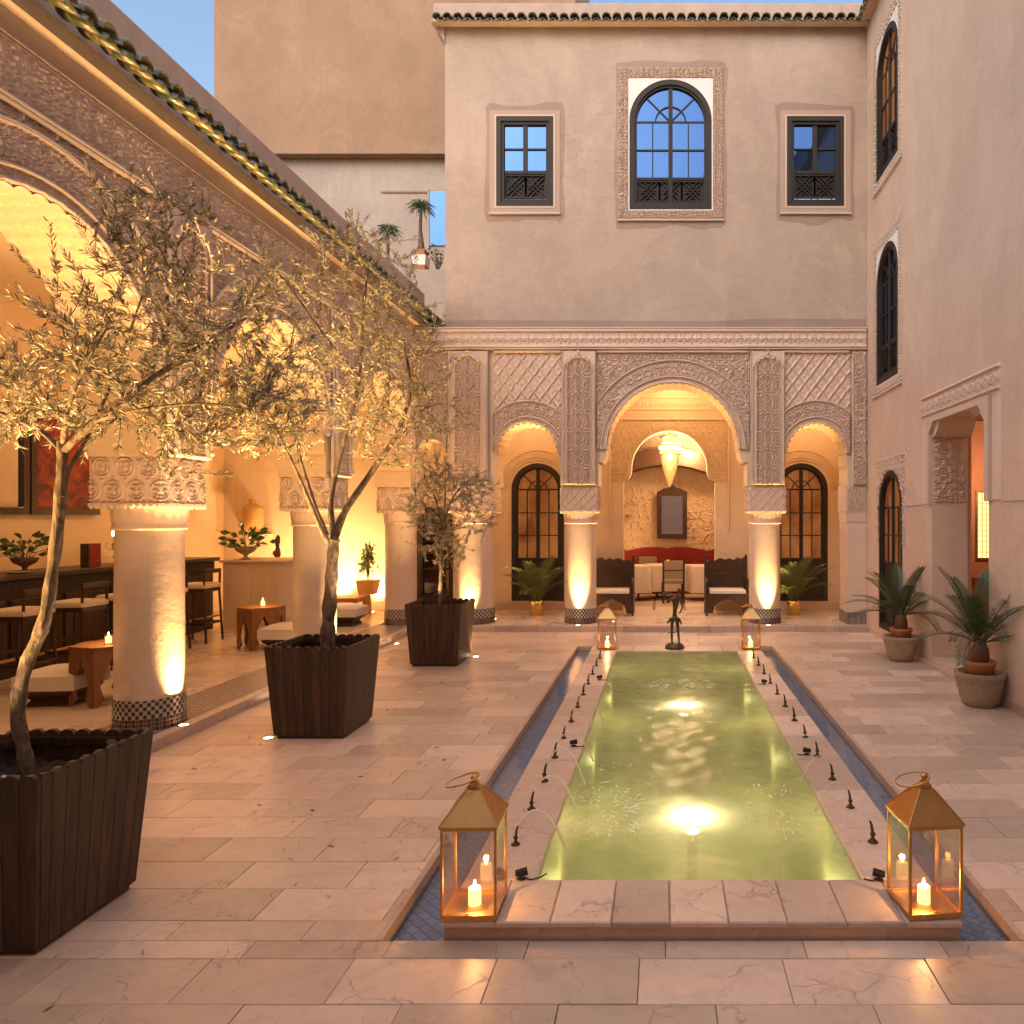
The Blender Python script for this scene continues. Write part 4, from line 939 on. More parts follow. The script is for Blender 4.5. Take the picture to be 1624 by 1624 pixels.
for c, z, w, h in (wins[0], wins[2]):
    rect_window(FU, c, z, w, h, fac)
    hl = rect(c-w/2-.001, c+w/2+.001, z-.001, z+h+.001)
    blob_patch(FU, c-w/2-.15, c+w/2+.15, z-.20, z+h+.17, fac, int(c*10)+40, holes=[hl], dm=(.07, .16))
    MB(FU).sheet([rect(c-w/2-.11, c+w/2+.11, z-.11, z+h+.10), rect(c-w/2-.032, c+w/2+.032, z-.03, z+h+.03)], -.010, .001).build('carved_surround', 'surround_stucco', fac)
    MB(FU).sheet([rect(c-w/2-.03, c+w/2+.03, z-.028, z+h+.028), hl], -.016, .001).build('inner_surround', 'moulding_stucco', fac)
    MB(FU).box(c-w/2-.12, c+w/2+.12, -.045, -.001, z-.14, z-.112).build('sill', 'moulding_stucco', fac, bevel=.006)
c, z, w, h = wins[1]
arch_window(FU, c, z, w, h, fac)
hl = archo(c, w+.002, z-.001, z+h+.001)
blob_patch(FU, c-w/2-.22, c+w/2+.22, z-.24, z+h+.27, fac, 77, holes=[hl], dm=(.06, .20))
MB(FU).sheet([rect(c-w/2-.022, c+w/2+.022, z-.02, z+h+.022), hl], -.008, .001).build('white_surround', 'white_plaster', fac)
relief('carved_surround', FU, c-w/2-.20, c+w/2+.20, z-.15, z+h+.20, H_cell(3, .11, .11), -.016, .012, .009, lambda u, q: (np.abs(u-c) > w/2+.025)|(q > z+h+.025)|(q < z-.025), 'carved_stucco', fac)
MB(FU).box(c-w/2-.20, c+w/2+.20, -.045, -.001, z-.20, z-.17).build('sill', 'moulding_stucco', fac, bevel=.006)
blob_patch(FU, -3.60, XR-.02, 5.01, 5.12, fac, 5, dm=(.07, 0))
# parapet over the tiles
MB(FAC).box(-3.80, XR-.002, -.02, .4, 10.0, 10.36).build('parapet', 'parapet_plaster', fac, bevel=.01)
MB(FAC).loft([[(-3.80, 0, 10.0), (-3.62, 0, 10.0), (-3.62, .4, 10.0), (-3.80, .4, 10.0)], [(-3.66, 0, 9.82), (-3.621, 0, 9.72), (-3.621, .4, 9.72), (-3.66, .4, 9.82)]], smooth=False).build('corner_bracket', 'facade_plaster', fac)
eave(fac, (-3.70, YF-.20, 10.01), (.1735, 0, 0), 41, 0)
MB(FAC).box(-3.80, XR-.002, -.16, -.021, 9.96, 9.985).build('eave_board', 'facade_plaster', fac)
# ---- portico back wall (also the end wall of the gallery)
BW = lambda u, d, z: (u, 14.10+d, z)
pw = empty('portico_wall', (0, 0, 0), 0, 'warm lit inner wall behind the back arcade, with arched doors and a dining room opening', 'wall')
doors = [(-2.40, .27, 1.0, 2.63), (2.64, .27, 1.0, 2.63)]
co = opening(.115, .875, .72, 2.80, ZP, 9, 0)
dl = rect(-4.72, -4.02, .25, 2.06)
outl = [(-8.4, ZP)]+co+[(XR+.1, ZP), (XR+.1, 4.9), (-8.4, 4.9)]
MB(BW).sheet([outl, dl]+[archo(c, w-.008, z+.004, z+h-.004) for c, z, w, h in doors], 0, .22).build('wall', 'portico_plaster', pw)
MB().box(-4.1, XR, 12.83, 14.1, 4.70, 4.9).build('ceiling', 'portico_plaster', pw)
n = N('door_lit'); p = n.pos(); f = n.noise(n.pos((1, 1, .5)), 2.2, 4, .6, .4)
n.set(Base_Color=(.10, .03, .01, 1), Roughness=.1); n.put(n.b, 'Emission Color', n.mix(n.ramp(f, [(.35, 0.), (.65, 1.)]), (.28, .06, .012), (1., .36, .09))); n.put(n.b, 'Emission Strength', .16)
for c, z, w, h in doors:
    arch_window(BW, c, z, w, h, pw, 'door_lit', hb=.30, name='door', mat='window_wood', rows=3, lat=False)
    ring('carved_surround', BW, c, z+h-w/2, w/2+.05, w/2+.26, Hring(w/2+.05, w/2+.26), -.002, .012, .012, 0, 0, None, 'carved_stucco_warm', pw, back=.002)
# glazed door at the left end
dw = MB(BW).sheet([rect(-4.72, -4.02, .25, 2.06), rect(-4.60, -4.10, .37, 1.98)], -.012, .09).build('door', 'window_wood', pw, bevel=.006)
for za, zb in ((.37, .86), (.90, 1.40), (1.44, 1.98)): MB(BW).box(-4.60, -4.10, .045, .05, za, zb).build('pane', 'door_glass', dw)
MB(BW).box(-4.60, -4.10, .03, .075, .86, .90).box(-4.60, -4.10, .03, .075, 1.40, 1.44).build('glazing_bars', 'window_wood', dw)
MB(BW).box(-4.80, -3.9, .5, .52, .1, 2.2).build('cupboard_back', 'dark_wood', pw)
relief('carved_panel', BW, .115-1.12, .115+1.12, 2.55, 3.72, H_cell(0, .26, .24, .115), -.004, .012, .012, lambda u, z: (u-.115)**2+(z-2.8)**2 > .80**2, 'carved_stucco_warm', pw, edge=False)
ring('archivolt', BW, .115, 2.80, .72, .84, Hring(.72, .84), -.012, .012, .012, 9, .0, None, 'carved_stucco_warm', pw)
for sx in (-1, 1): mould([(.115+sx*1.13, 1.6), (.115+sx*1.13, 3.74)], BW, .018, 'panel_moulding', pw, 'carved_stucco_warm')
mould([(.115-1.13, 3.74), (.115+1.13, 3.74)], BW, .022, 'panel_moulding', pw, 'carved_stucco_warm')
relief('frieze', BW, -4.0, XR-.05, 3.90, 4.18, H_band(.16, 3.90, 4.18), -.01, .012, .016, None, 'carved_stucco_warm', pw)
MB(BW).box(-8.39, -4.75, -.02, -.001, ZP, .30).box(-3.98, -.78, -.02, -.001, ZP, .245).box(1.0, XR, -.02, -.001, ZP, .245).build('skirting', 'travertine', pw, bevel=.004)
# ---- dining room
dr_ = empty('dining_room', (0, 0, 0), 0, 'warm dining room shell with light pattern modelled on its wall seen through the central arch', 'room')
DW = lambda u, d, z: (u, 17.8+d, z)
MB().box(-2.0, 2.2, 17.8, 17.9, ZP, 4.4).box(-2.1, -2.0, 14.32, 17.9, ZP, 4.4).box(2.2, 2.3, 14.32, 17.9, ZP, 4.4).build('wall', 'portico_plaster', dr_)
MB().box(-2.1, 2.3, 14.32, 17.9, 4.3, 4.5).build('ceiling', 'dark_clay', dr_)
relief('light_pattern_relief', DW, -1.9, 2.1, 1.0, 4.1, lambda u, z: H_cell(1, .5, .6)(u+.25*z, z+.18*np.sin(u*2.2)), -.004, .03, .022, None, 'carved_stucco_warm', dr_)  # relief stands in for the light pattern cast by the pierced chandelier
MB(lambda u, d, z: (u, 17.2+d, z)).sheet([[(-1.9, 2.35)]+[(-1.9+4.0*i/24, 2.35+.75*math.sin(PI*i/24)) for i in range(1, 24)]+[(2.1, 2.35), (2.1, 2.75)]+[(2.1-4.0*i/24, 2.75+.75*math.sin(PI*i/24)) for i in range(1, 24)]+[(-1.9, 2.75)]], 0, .59).build('arch_band', 'dark_clay', dr_)
# ================================================================== RIGHT WALL
rw = empty('right_wall', (0, 0, 0), 0, 'plain pink plaster wall closing the right side of the court', 'wall')
RW = [(11.10, 7.13, 1.06, 2.10), (11.10, 3.93, 1.06, 2.06)]; DR = (10.95, .16, 1.10, 2.40)
po = [(9.26, ZP+.02), (9.26, 2.05)]+[(9.26-.24*math.sin(t*PI/12), 2.86+.24-.24*math.cos(t*PI/12)) for t in range(0, 7)]+[(7.64+.24*math.sin(t*PI/12), 2.86+.24-.24*math.cos(t*PI/12)) for t in range(6, -1, -1)]+[(7.64, 2.05), (7.64, ZP+.02)]
hl = [archo(c, w-.008, z+.004, z+h-.004) for c, z, w, h in RW+[DR]]
MB(RGT).sheet([[(-4, -.1), (YF+2., -.1), (YF+2., 10.3), (-4, 10.3)], po]+hl, 0, .45).build('wall', 'right_plaster', rw)
MB(RGT).box(-4, YF-.17, -.16, -.001, 9.96, 9.985).build('eave_board', 'facade_plaster', rw)
eave(rw, (XR-.20, 9.0, 10.01), (0, .178, 0), 17, -PI/2)
def surround(c, z, w, h, hbm, glass, **k):
    arch_window(RGT, c, z, w, h, rw, glass, hb=hbm, **k)
    H_ = archo(c, w+.002, z-.001, z+h+.001)
    MB(RGT).sheet([rect(c-w/2-.02, c+w/2+.02, z-.02, z+h+.02), H_], -.008, .001).build('white_surround', 'white_plaster', rw)
    relief('carved_surround', RGT, c-w/2-.17, c+w/2+.17, z-.14, z+h+.20, H_cell(3, .11, .11), -.014, .012, .011, lambda u, q: (np.abs(u-c) > w/2+.022)|(q > z+h+.022)|(q < z-.022), 'carved_stucco', rw)
    MB(RGT).box(c-w/2-.17, c+w/2+.17, -.04, -.001, z-.18, z-.15).build('sill', 'moulding_stucco', rw, bevel=.006)
surround(*RW[0], .27, 'door_lit'); surround(*RW[1], .27, 'window_glass')
arch_window(RGT, *DR, rw, 'door_lit', hb=.42, name='door', rows=2, lat=False, fan=False, t=.07)
c, z, w, h = DR
relief('carved_surround', RGT, c-w/2-.16, c+w/2+.16, 1.45, 2.78, H_cell(0, .2, .2, c), -.012, .012, .011, lambda u, q: np.hypot(u-c, np.maximum(0, q-(z+h-w/2))) > w/2+.02, 'carved_stucco', rw)
relief('portal_surround', RGT, 7.36, 9.56, 2.03, 3.42, H_band(.18, 3.14, 3.40), -.03, .014, .011, lambda u, q: (q > 3.12)|(np.abs(u-8.45) > .90), 'carved_stucco', rw)
for ya in (7.50, 9.35): pass
MB(RGT).sheet([[(7.55, 2.03), (7.645, 2.03), (7.645, 2.9), (7.80, 3.05), (9.10, 3.05), (9.255, 2.9), (9.255, 2.03), (9.35, 2.03), (9.35, 3.12), (7.55, 3.12)]], -.05, .0).build('portal_moulding', 'moulding_stucco', rw, bevel=.005)
JB = lambda u, d, z: (XR+u, 9.26+d, z)
relief('jamb_panel', JB, .02, .42, 2.05, 2.95, H_cell(0, .3, .3), -.012, .014, .010, None, 'carved_stucco', rw)
MB(RGT).box(-4, 7.30, -.012, -.001, 2.022, 2.030).box(9.6, 10.2, -.012, -.001, 2.022, 2.030).build('dado_line', 'moulding_stucco', rw)
MB(RGT).box(7.645, 9.255, .002, .449, -.05, ZP+.026).build('threshold', 'travertine', rw)
MB(RGT).box(7.30, 9.60, -.06, -.001, -.05, .055).box(9.61, 12.0, -.03, -.001, -.05, .09).box(0, 7.29, -.03, -.001, -.05, .09).build('skirting', 'travertine_warm', rw, bevel=.005)
# passage room behind the portal
rm = empty('side_room', (0, 0, 0), 0, 'red toned room with a lit window glimpsed through the carved portal on the right', 'room')
X0, X1 = XR+.45, 7.2
MB().box(X0, X1, 13.3, 13.4, 0, 3.6).box(X1, X1+.1, 6.5, 13.4, 0, 3.6).box(X0, X1, 6.4, 6.5, 0, 3.6).box(X0+.001, X0+.05, 9.27, 13.3, 0, 3.6).build('wall', 'room_plaster', rm)
MB().box(X0, X1+.1, 6.4, 13.4, 3.6, 3.7).build('ceiling', 'dark_wood', rm); MB().box(X0, X1, 6.5, 13.3, -.02, ZP).build('floor', 'travertine', rm)
wf = MB(lambda u, d, z: (u, 13.3+d, z)).sheet([rect(5.62, 6.1, 1.10, 2.35), rect(5.66, 6.06, 1.14, 2.31)], -.03, 0).build('window', 'brass', rm)
MB().box(5.66, 6.06, 13.285, 13.29, 1.14, 2.31).build('pane', 'lit_window', wf)
gb = MB()
for i in range(1, 5): gb.box(5.66+.08*i-.004, 5.66+.08*i+.004, 13.27, 13.284, 1.14, 2.31)
for i in range(1, 12): gb.box(5.66, 6.06, 13.271, 13.283, 1.14+.0975*i-.004, 1.14+.0975*i+.004)
gb.build('window_grille', 'brass', wf)
e = empty('sideboard', (5.85, 12.9, ZP), 0, 'long low sideboard below the lit window in the side room', 'sideboard')
MB().box(-.9, .9, -.25, .25, .7, .75).build('top', 'table_wood', e, bevel=.005); MB().box(-.85, .85, -.22, .22, 0, .70).build('body', 'table_wood', e, bevel=.005)
# ================================================================== BEHIND: tower, terrace, rear of the court
tw = empty('neighbour_building', (0, 0, 0), 0, 'blank brown rendered tower rising behind the roof terrace', 'building')
MB().box(-10.2, -2, 16.75, 20, 10.12, 16).build('tower_wall', 'tower_plaster', tw); MB().box(-10.35, -2, 17.0, 20, 4.9, 10.12).build('terrace_wall', 'terrace_plaster', tw)
MB().box(-10.2, -2, 16.735, 16.749, 10.12, 10.22).build('drip_band', 'tower_plaster', tw); MB().box(-6.5, -5.42, 16.97, 16.999, 9.34, 9.38).build('lintel', 'tower_plaster', tw)
MB().box(-5.38, -4.7, 16.96, 16.98, 8.12, 9.36).build('glass_door', 'window_glass', tw); MB().box(-5.42, -5.38, 16.94, 16.99, 8.05, 9.40).build('door_frame', 'terrace_plaster', tw)
tp = MB().box(-6.2, -3.62, 14.2, 14.5, 5.0, 6.64).build('terrace_parapet', 'terrace_plaster'); tag(tp, 'low pale parapet of the roof terrace left of the upper facade', 'wall')
rr = MB().box(-9, 9, -4.5, -4.2, -.1, 9.0).box(-9, -1.5, -8, -4.51, 0, 15.4).box(-1.5, 1.8, -8, -4.51, 0, 14.5).box(1.8, 9, -8, -4.51, 0, 16.3).box(-.6, .1, -7, -6.2, 14.5, 16.0).build('rear_building', 'right_plaster'); tag(rr, 'stepped plaster building closing the court behind the viewer', 'building')
MB().box(-8.6, -8.2, -4.2, 0, 0, 5).build('west_return_wall', 'right_plaster')['kind'] = 'structure'
# ================================================================== PLANTERS AND OLIVE TREES
def plank_mesh(w, h, taper, t=.022):
    m = MB(); n = 5; w0 = w*taper
    pr = [(-w0/2, 0), (w0/2, 0), (w/2, h-.028)] + [(w/2*math.cos(PI*i/n), h-.028+.028*math.sin(PI*i/n)) for i in range(1, n)] + [(-w/2, h-.028)]
    k = len(pr); m.add([(x, 0, z) for x, z in pr]+[(x, t, z) for x, z in pr], [tuple(range(k)), tuple(range(k, 2*k))[::-1]]+[(i, k+i, k+(i+1) % k, (i+1) % k) for i in range(k)])
    return m
def planter(x, y, label, hb=.298, ht=.352, h=.755):
    e = empty('planter', (x, y, 0), 0, label, 'planter', 'dark wooden planters holding the olive trees')
    n = 9; sl = (ht-hb)/h; ang = math.atan(sl); me = None
    for s_ in range(4):
        R = Matrix.Rotation(s_*PI/2, 4, 'Z')
        for i in range(n):
            c = (i+.5)/n*2-1; wt = 2*ht/n-.004
            vs = []; pm = plank_mesh(wt, h, hb/ht)
            m = MB(); out_ = []
            for px_, py_, pz_ in pm.v:
                z = pz_-.0; f = min(1, z/h); half = hb+(ht-hb)*f; X = c*half+px_; Y = -half+py_-.0*f
                if s_ % 2: X = max(-half+.023, min(half-.023, X))
                out_.append(tuple(R @ Vector((X, Y, .03+z))))
            m.add(out_, pm.f); o = m.build('plank', 'planter_wood', e)
    ins = .035; MB().loft([[(-a, -a, z), (a, -a, z), (a, a, z), (-a, a, z)] for a, z in ((hb-.02, .0), (hb-.02, .04), (hb+(ht-hb)*.72-ins, .03+h*.72))], smooth=False).build('liner', 'planter_wood', e)
    a = hb+(ht-hb)*.82-.03; so_ = relief('soil', ID if False else (lambda u, d, z: (u, z, .03+h*.80-d)), -a, a, -a, a, lambda u, z: H_cell(3, .13, .11)(u, z), 0, .02, .03, None, 'soil', e, edge=False)
    for z_ in (h*.62, h*.95):
        b = MB(); q = hb+(ht-hb)*(z_/h)-.024
        for sx in (-1, 1): b.box(sx*q-.012, sx*q+.012, -q, q, z_-.01, z_+.03); b.box(-q, q, sx*q-.012, sx*q+.012, z_-.0101, z_+.0301)
        b.build('batten', 'planter_wood', e)
    pb_ = MB(); r_ = random.Random(int(y*10))
    for _ in range(60):
        px_, py_, s = r_.uniform(-a, a), r_.uniform(-a, a*.2), r_.uniform(.008, .018)
        pb_.lathe([(.001, .03+h*.80), (s, .036+h*.80), (s*.9, .044+h*.80), (.001, .05+h*.80)], 6, (px_, py_))
    pb_.build('white_pebbles', 'white_pebble', e, kind='stuff'); return e
planter(-2.955, 3.42, 'dark slatted wooden planter with scalloped rim in the bottom left corner'); planter(-2.975, 6.49, 'dark slatted wooden planter with scalloped rim under the middle olive tree'); planter(-2.865, 9.51, 'dark slatted wooden planter with scalloped rim farthest from the viewer')
def leaf_add(L, rg, p, d, ln, w, normal=None):
    """one lance-shaped leaf of four triangles, slightly folded and curved"""
    L.append((p, d, ln, w, rg.uniform(0, 2*PI)))
def leaves_mesh(name, L, mat, parent, fold=.25, curl=.12):
    n = len(L)
    P0 = np.array([l[0] for l in L]); D = np.array([l[1] for l in L]); D /= np.linalg.norm(D, axis=1)[:, None]
    ln = np.array([l[2] for l in L])[:, None]; w = np.array([l[3] for l in L])[:, None]; a = np.array([l[4] for l in L])[:, None]
    up = np.tile([0., 0, 1], (n, 1)); up[np.abs(D[:, 2]) > .9] = [1, 0, 0]
    A = np.cross(D, up); A /= np.linalg.norm(A, axis=1)[:, None]; B = np.cross(A, D)
    s = A*np.cos(a)+B*np.sin(a); t = -A*np.sin(a)+B*np.cos(a)
    V = np.stack([P0, P0+D*ln*.35+s*w*.5+t*w*fold, P0+D*ln*.7+s*w*.42+t*(w*fold-ln*curl*.4), P0+D*ln-t*ln*curl, P0+D*ln*.7-s*w*.42+t*(w*fold-ln*curl*.4), P0+D*ln*.35-s*w*.5+t*w*fold], 1).reshape(-1, 3)
    F = np.array([[0, 1, 5], [1, 2, 4], [1, 4, 5], [2, 3, 4]]); F = (F[None]+np.arange(n)[:, None, None]*6).reshape(-1, 3)
    me = bpy.data.meshes.new(name); me.vertices.add(len(V)); me.vertices.foreach_set('co', V.astype(np.float32).ravel())
    me.loops.add(F.size); me.loops.foreach_set('vertex_index', F.astype(np.int32).ravel()); me.polygons.add(len(F)); me.polygons.foreach_set('loop_start', (np.arange(len(F))*3).astype(np.int32))
    try: me.polygons.foreach_set('loop_total', np.full(len(F), 3, np.int32))
    except Exception: pass
    me.update(calc_edges=True); me.validate(); o = link(name, me, mat, parent); o['kind'] = 'stuff'; return o
def W3(px_, py_, Y): return Vector(((px_-CX)/FPX*Y, Y, CH-(py_-CY)/FPX*Y))
def olive(x, y, label, limbs, blobs, seed, rt, nleaf, leaf=.052, shoots=()):
    """limbs: lists of world points (trunk first); blobs: (centre, rx, ry, rz, count)"""
    rg = random.Random(seed); e = empty('olive_tree', (x, y, .55), 0, label, 'olive tree', 'olive trees in the wooden planters'); O = Vector((x, y, .55))
    bark = MB(); nodes = []
    def smooth(pts, k=5):
        out_ = []
        for i in range(len(pts)-1):
            p0, p1, p2, p3 = pts[max(0, i-1)], pts[i], pts[i+1], pts[min(len(pts)-1, i+2)]
            for j in range(k):
                t = j/k; out_.append(.5*((2*p1)+(p2-p0)*t+(2*p0-5*p1+4*p2-p3)*t*t+(3*p1-p0-3*p2+p3)*t**3))
        return out_+[pts[-1]]
    for li, (pts, r0, r1) in enumerate(limbs):
        sp = smooth([Vector(p) for p in pts]); n = len(sp); k = 8 if li < 3 else 6
        rs = [(r0+(r1-r0)*i/(n-1))*(1+.10*math.sin(i*1.7+li)+rg.uniform(-.05, .05)) for i in range(n)]
        if li == 0: rs[0] *= 1.35; rs[1] *= 1.15
        bark.tube([tuple(p-O) for p in sp], rs, 12 if li == 0 else k)
        for i, p in enumerate(sp):
            if li > 0 or i > n*.75: nodes.append((p, rs[i]))
    if False:
        sp = smooth([Vector(p) for p in limbs[0][0]])
        for _ in range(16):
            i = rg.randrange(2, len(sp)-3); d = Vector((rg.uniform(-1, 1), rg.uniform(-1, 0), .2)).normalized()
            bark.lathe([(.001, -.012), (.012, -.006), (.013, .004), (.001, .012)], 6, (0, 0)) if False else bark.tube([tuple(sp[i]-O+d*limbs[0][1]*.3), tuple(sp[i]-O+d*(limbs[0][1]*.98))], [.016, .009], 7)
    bark.build('trunk', 'bark', e)
    tw_ = MB(); L = []
    att = []
    for (c, rx, ry, rz, k) in blobs:
        for _ in range(k):
            while True:
                v = Vector((rg.uniform(-1, 1), rg.uniform(-1, 1), rg.uniform(-1, 1)))
                if .15 < v.length < 1: break
            v = v.normalized()*(v.length**.55); att.append(Vector(c)+Vector((v.x*rx, v.y*ry, v.z*rz)))
    att.sort(key=lambda a: min((a-p).length for p, r in nodes))
    def spray(p, d, n, spread):
        for j in range(n):
            t = (j+.5)/n; q = p+d*t
            side = Vector((rg.gauss(0, 1), rg.gauss(0, 1), rg.gauss(0, 1))).cross(d).normalized() if d.length > 0 else Vector((0, 0, 1))
            dd = (d.normalized()*.75+side*spread).normalized(); leaf_add(L, rg, tuple(q-O), tuple(dd), leaf*rg.uniform(.6, 1.2), leaf*.17*rg.uniform(.75, 1.25))
            leaf_add(L, rg, tuple(q-O), tuple((d.normalized()*.75-side*spread).normalized()), leaf*rg.uniform(.7, 1.2), leaf*.17*rg.uniform(.75, 1.25))
    per = max(4, nleaf//(len(att)*2))
    for a in att:
        best = min(nodes, key=lambda q: (q[0]-a).length_squared+.02*rg.random()); p, r = best; v = a-p
        if v.length > .9: continue
        side = Vector((rg.uniform(-1, 1), rg.uniform(-1, 1), rg.uniform(-.2, .8)))*v.length*.16
        pts = [p, p+v*.35+side, p+v*.7+side*.7, a]; rr = max(.0022, min(r*.55, .004+.012*v.length))
        tw_.tube([tuple(q-O) for q in pts], [rr, rr*.75, rr*.5, .0014], 5, cap=False)
        for q in pts[1:]: nodes.append((q, rr*.6))
        d = (v.normalized()+Vector((rg.uniform(-.7, .7), rg.uniform(-.7, .7), rg.uniform(-.2, .9)))).normalized()*rg.uniform(.10, .24)
        e2 = a+d; tw_.tube([tuple(a-O), tuple(a+d*.5-O), tuple(e2-O)], [.0016, .0013, .0008], 4, cap=False)
        m_ = int(per*.62); spray(a, d, m_, .55); spray(p+v*.45+side*.8, v*.55, per-m_, .6)
    br = tw_.build('branches', 'bark', e, kind='stuff')
    leaves_mesh('foliage', L, 'olive_leaf', e); return e
# front tree
y = 3.42
def w1(a, b, dy=0): return W3(a, b, y+dy)
olive(W3(45, 1240, y).x, y, 'tall leaning olive tree with pale knotty trunk in the front left planter', [
    ([w1(48, 1262), w1(40, 1200), w1(28, 1130), w1(40, 1060), w1(70, 985), w1(84, 900, .03), w1(95, 800, .03), w1(100, 700, .02)], .032, .022),
    ([w1(100, 715, .02), w1(150, 668, -.04), w1(220, 615, -.1), w1(300, 560, -.12), w1(390, 505, -.1)], .018, .005),
    ([w1(97, 790, .02), w1(110, 745, .1), w1(140, 690, .2), w1(180, 600, .28), w1(215, 500, .3), w1(250, 400, .25)], .014, .004),
    ([w1(98, 715, .02), w1(60, 680, .05), w1(0, 655, .0), w1(-80, 610, -.1)], .014, .005),
    ([w1(150, 668, -.04), w1(220, 650, -.25), w1(320, 640, -.3), w1(400, 650, -.3)], .010, .003),
    ([w1(99, 705, .02), w1(110, 640, -.2), w1(140, 570, -.35), w1(170, 520, -.35)], .012, .003)],
    [(w1(262, 380), .26, .30, .20, 42), (w1(215, 500), .34, .40, .30, 85), (w1(130, 625), .42, .45, .20, 90), (w1(300, 600), .46, .42, .28, 110), (w1(10, 640), .30, .40, .20, 50), (w1(395, 560), .24, .32, .24, 45), (w1(420, 660), .16, .2, .14, 26), (w1(-90, 620), .3, .35, .28, 26), (w1(300, 720), .15, .15, .13, 12)], 3, .03, 19000, .041, 'knots')
y = 6.49
olive(W3(520, 1030, y).x, y, 'olive tree in the middle planter with its trunk forking low', [
    ([w1(519, 1058), w1(520, 1000), w1(524, 940), w1(528, 880), w1(530, 855)], .062, .045),
    ([w1(528, 868), w1(545, 815, .1), w1(585, 755, .2), w1(628, 690, .2), w1(650, 620, .1), w1(640, 540, 0)], .038, .010),
    ([w1(526, 872), w1(505, 830, -.1), w1(480, 770, -.2), w1(455, 715, -.3), w1(425, 650, -.3)], .024, .008),
    ([w1(530, 860), w1(525, 790, .1), w1(545, 700, .15), w1(570, 600, .1), w1(575, 500, 0), w1(585, 420, 0)], .028, .007),
    ([w1(520, 850), w1(496, 790, .2), w1(470, 700, .3), w1(455, 600, .3), w1(470, 500, .2)], .018, .006),
    ([w1(628, 690, .2), w1(670, 650, .0), w1(700, 640, -.1)], .014, .004),
    ([w1(570, 600, .1), w1(520, 540, -.3), w1(470, 470, -.4), w1(440, 430, -.4)], .016, .004)],
    [(w1(570, 430), .46, .50, .34, 85), (w1(480, 500), .50, .50, .42, 95), (w1(560, 600), .62, .62, .50, 130), (w1(640, 560), .38, .5, .55, 80), (w1(420, 630), .34, .45, .36, 60), (w1(440, 700), .28, .3, .2, 30), (w1(620, 700), .36, .4, .28, 50), (w1(400, 440), .26, .3, .22, 24), (w1(690, 650), .2, .3, .24, 24)], 5, .06, 20000, .050)
y = 9.51
olive(W3(697, 960, y).x, y, 'small bushy olive tree in the farthest planter', [
    ([w1(697, 990), w1(699, 930), w1(700, 870), w1(702, 830)], .030, .022),
    ([w1(702, 835), w1(690, 790, .1), w1(675, 760, .1), w1(672, 740)], .016, .005), ([w1(702, 835), w1(718, 790, -.1), w1(745, 760, -.1), w1(775, 745)], .014, .004), ([w1(702, 832), w1(706, 790), w1(706, 740)], .015, .004), ([w1(701, 850), w1(680, 810, -.2), w1(660, 790, -.2)], .010, .003)],
    [(w1(700, 800), .42, .42, .40, 120), (w1(750, 775), .24, .3, .2, 40), (w1(690, 745), .22, .25, .14, 25), (w1(705, 870), .30, .3, .22, 45), (w1(760, 830), .18, .2, .16, 18)], 9, .03, 9500, .048)
L = []; r_ = random.Random(31)
for _ in range(70):
    px_, py_ = r_.choice(((-2.9, 3.4), (-2.9, 6.4), (-2.8, 9.4), (-2.2, 4.6))); px_ += r_.gauss(.3, .55); py_ += r_.gauss(0, .8)
    if px_ > PX0-.1 or px_ < KX+.05 or any(abs(px_+2.94) < .36 and abs(py_-q) < .36 for q in (3.42, 6.49, 9.51)): continue
    a = r_.uniform(0, 2*PI); leaf_add(L, r_, (px_, py_, .006), (math.cos(a), math.sin(a), .02), .045, .010)
tag(leaves_mesh('fallen_leaves', L, 'olive_leaf', None, .05, .02), 'few dry olive leaves fallen on the paving around the planters', 'fallen leaves')
# ================================================================== CYCADS AND POTTED PALMS
def frond(parent, base, az, el, L, droop, mat, nl, ll, lw, vee=.35, name='frond'):
    m = MB(); ca, sa = math.cos(az), math.sin(az); pts = []; n = 14
    for i in range(n+1):
        t = i/n; a = el-droop*t**1.4; 
        if i == 0: p = Vector(base)
        else: p = p+Vector((ca*math.cos(a), sa*math.cos(a), math.sin(a)))*(L/n)
        pts.append(p.copy())
    m.tube([tuple(p) for p in pts], [.007*(1-.8*i/n)*(L/.6) for i in range(n+1)], 5)
    side = Vector((-sa, ca, 0))
    for j in range(nl):
        t = .16+.84*j/(nl-1); k = t*n; i = min(n-1, int(k)); p = pts[i].lerp(pts[i+1], k-i); d = (pts[i+1]-pts[i]).normalized(); up = side.cross(d)*-1
        l = ll*(.45+1.25*math.sin(PI*min(1, t*.88+.08))**.8*.75)*rn.uniform(.9, 1.08)
        for s_ in (-1, 1):
            q = (d*(.42+.5*t)+side*s_*(1-.45*t)+up*vee).normalized(); w = q.cross(up).normalized()*lw/2; tip = p+q*l-Vector((0, 0, l*.14)); mid = p+q*l*.5
            m.add([tuple(p-w*.5), tuple(mid-w), tuple(tip), tuple(mid+w), tuple(p+w*.5)], [(0, 1, 3, 4), (1, 2, 3)])
    return m.build(name, mat, parent)
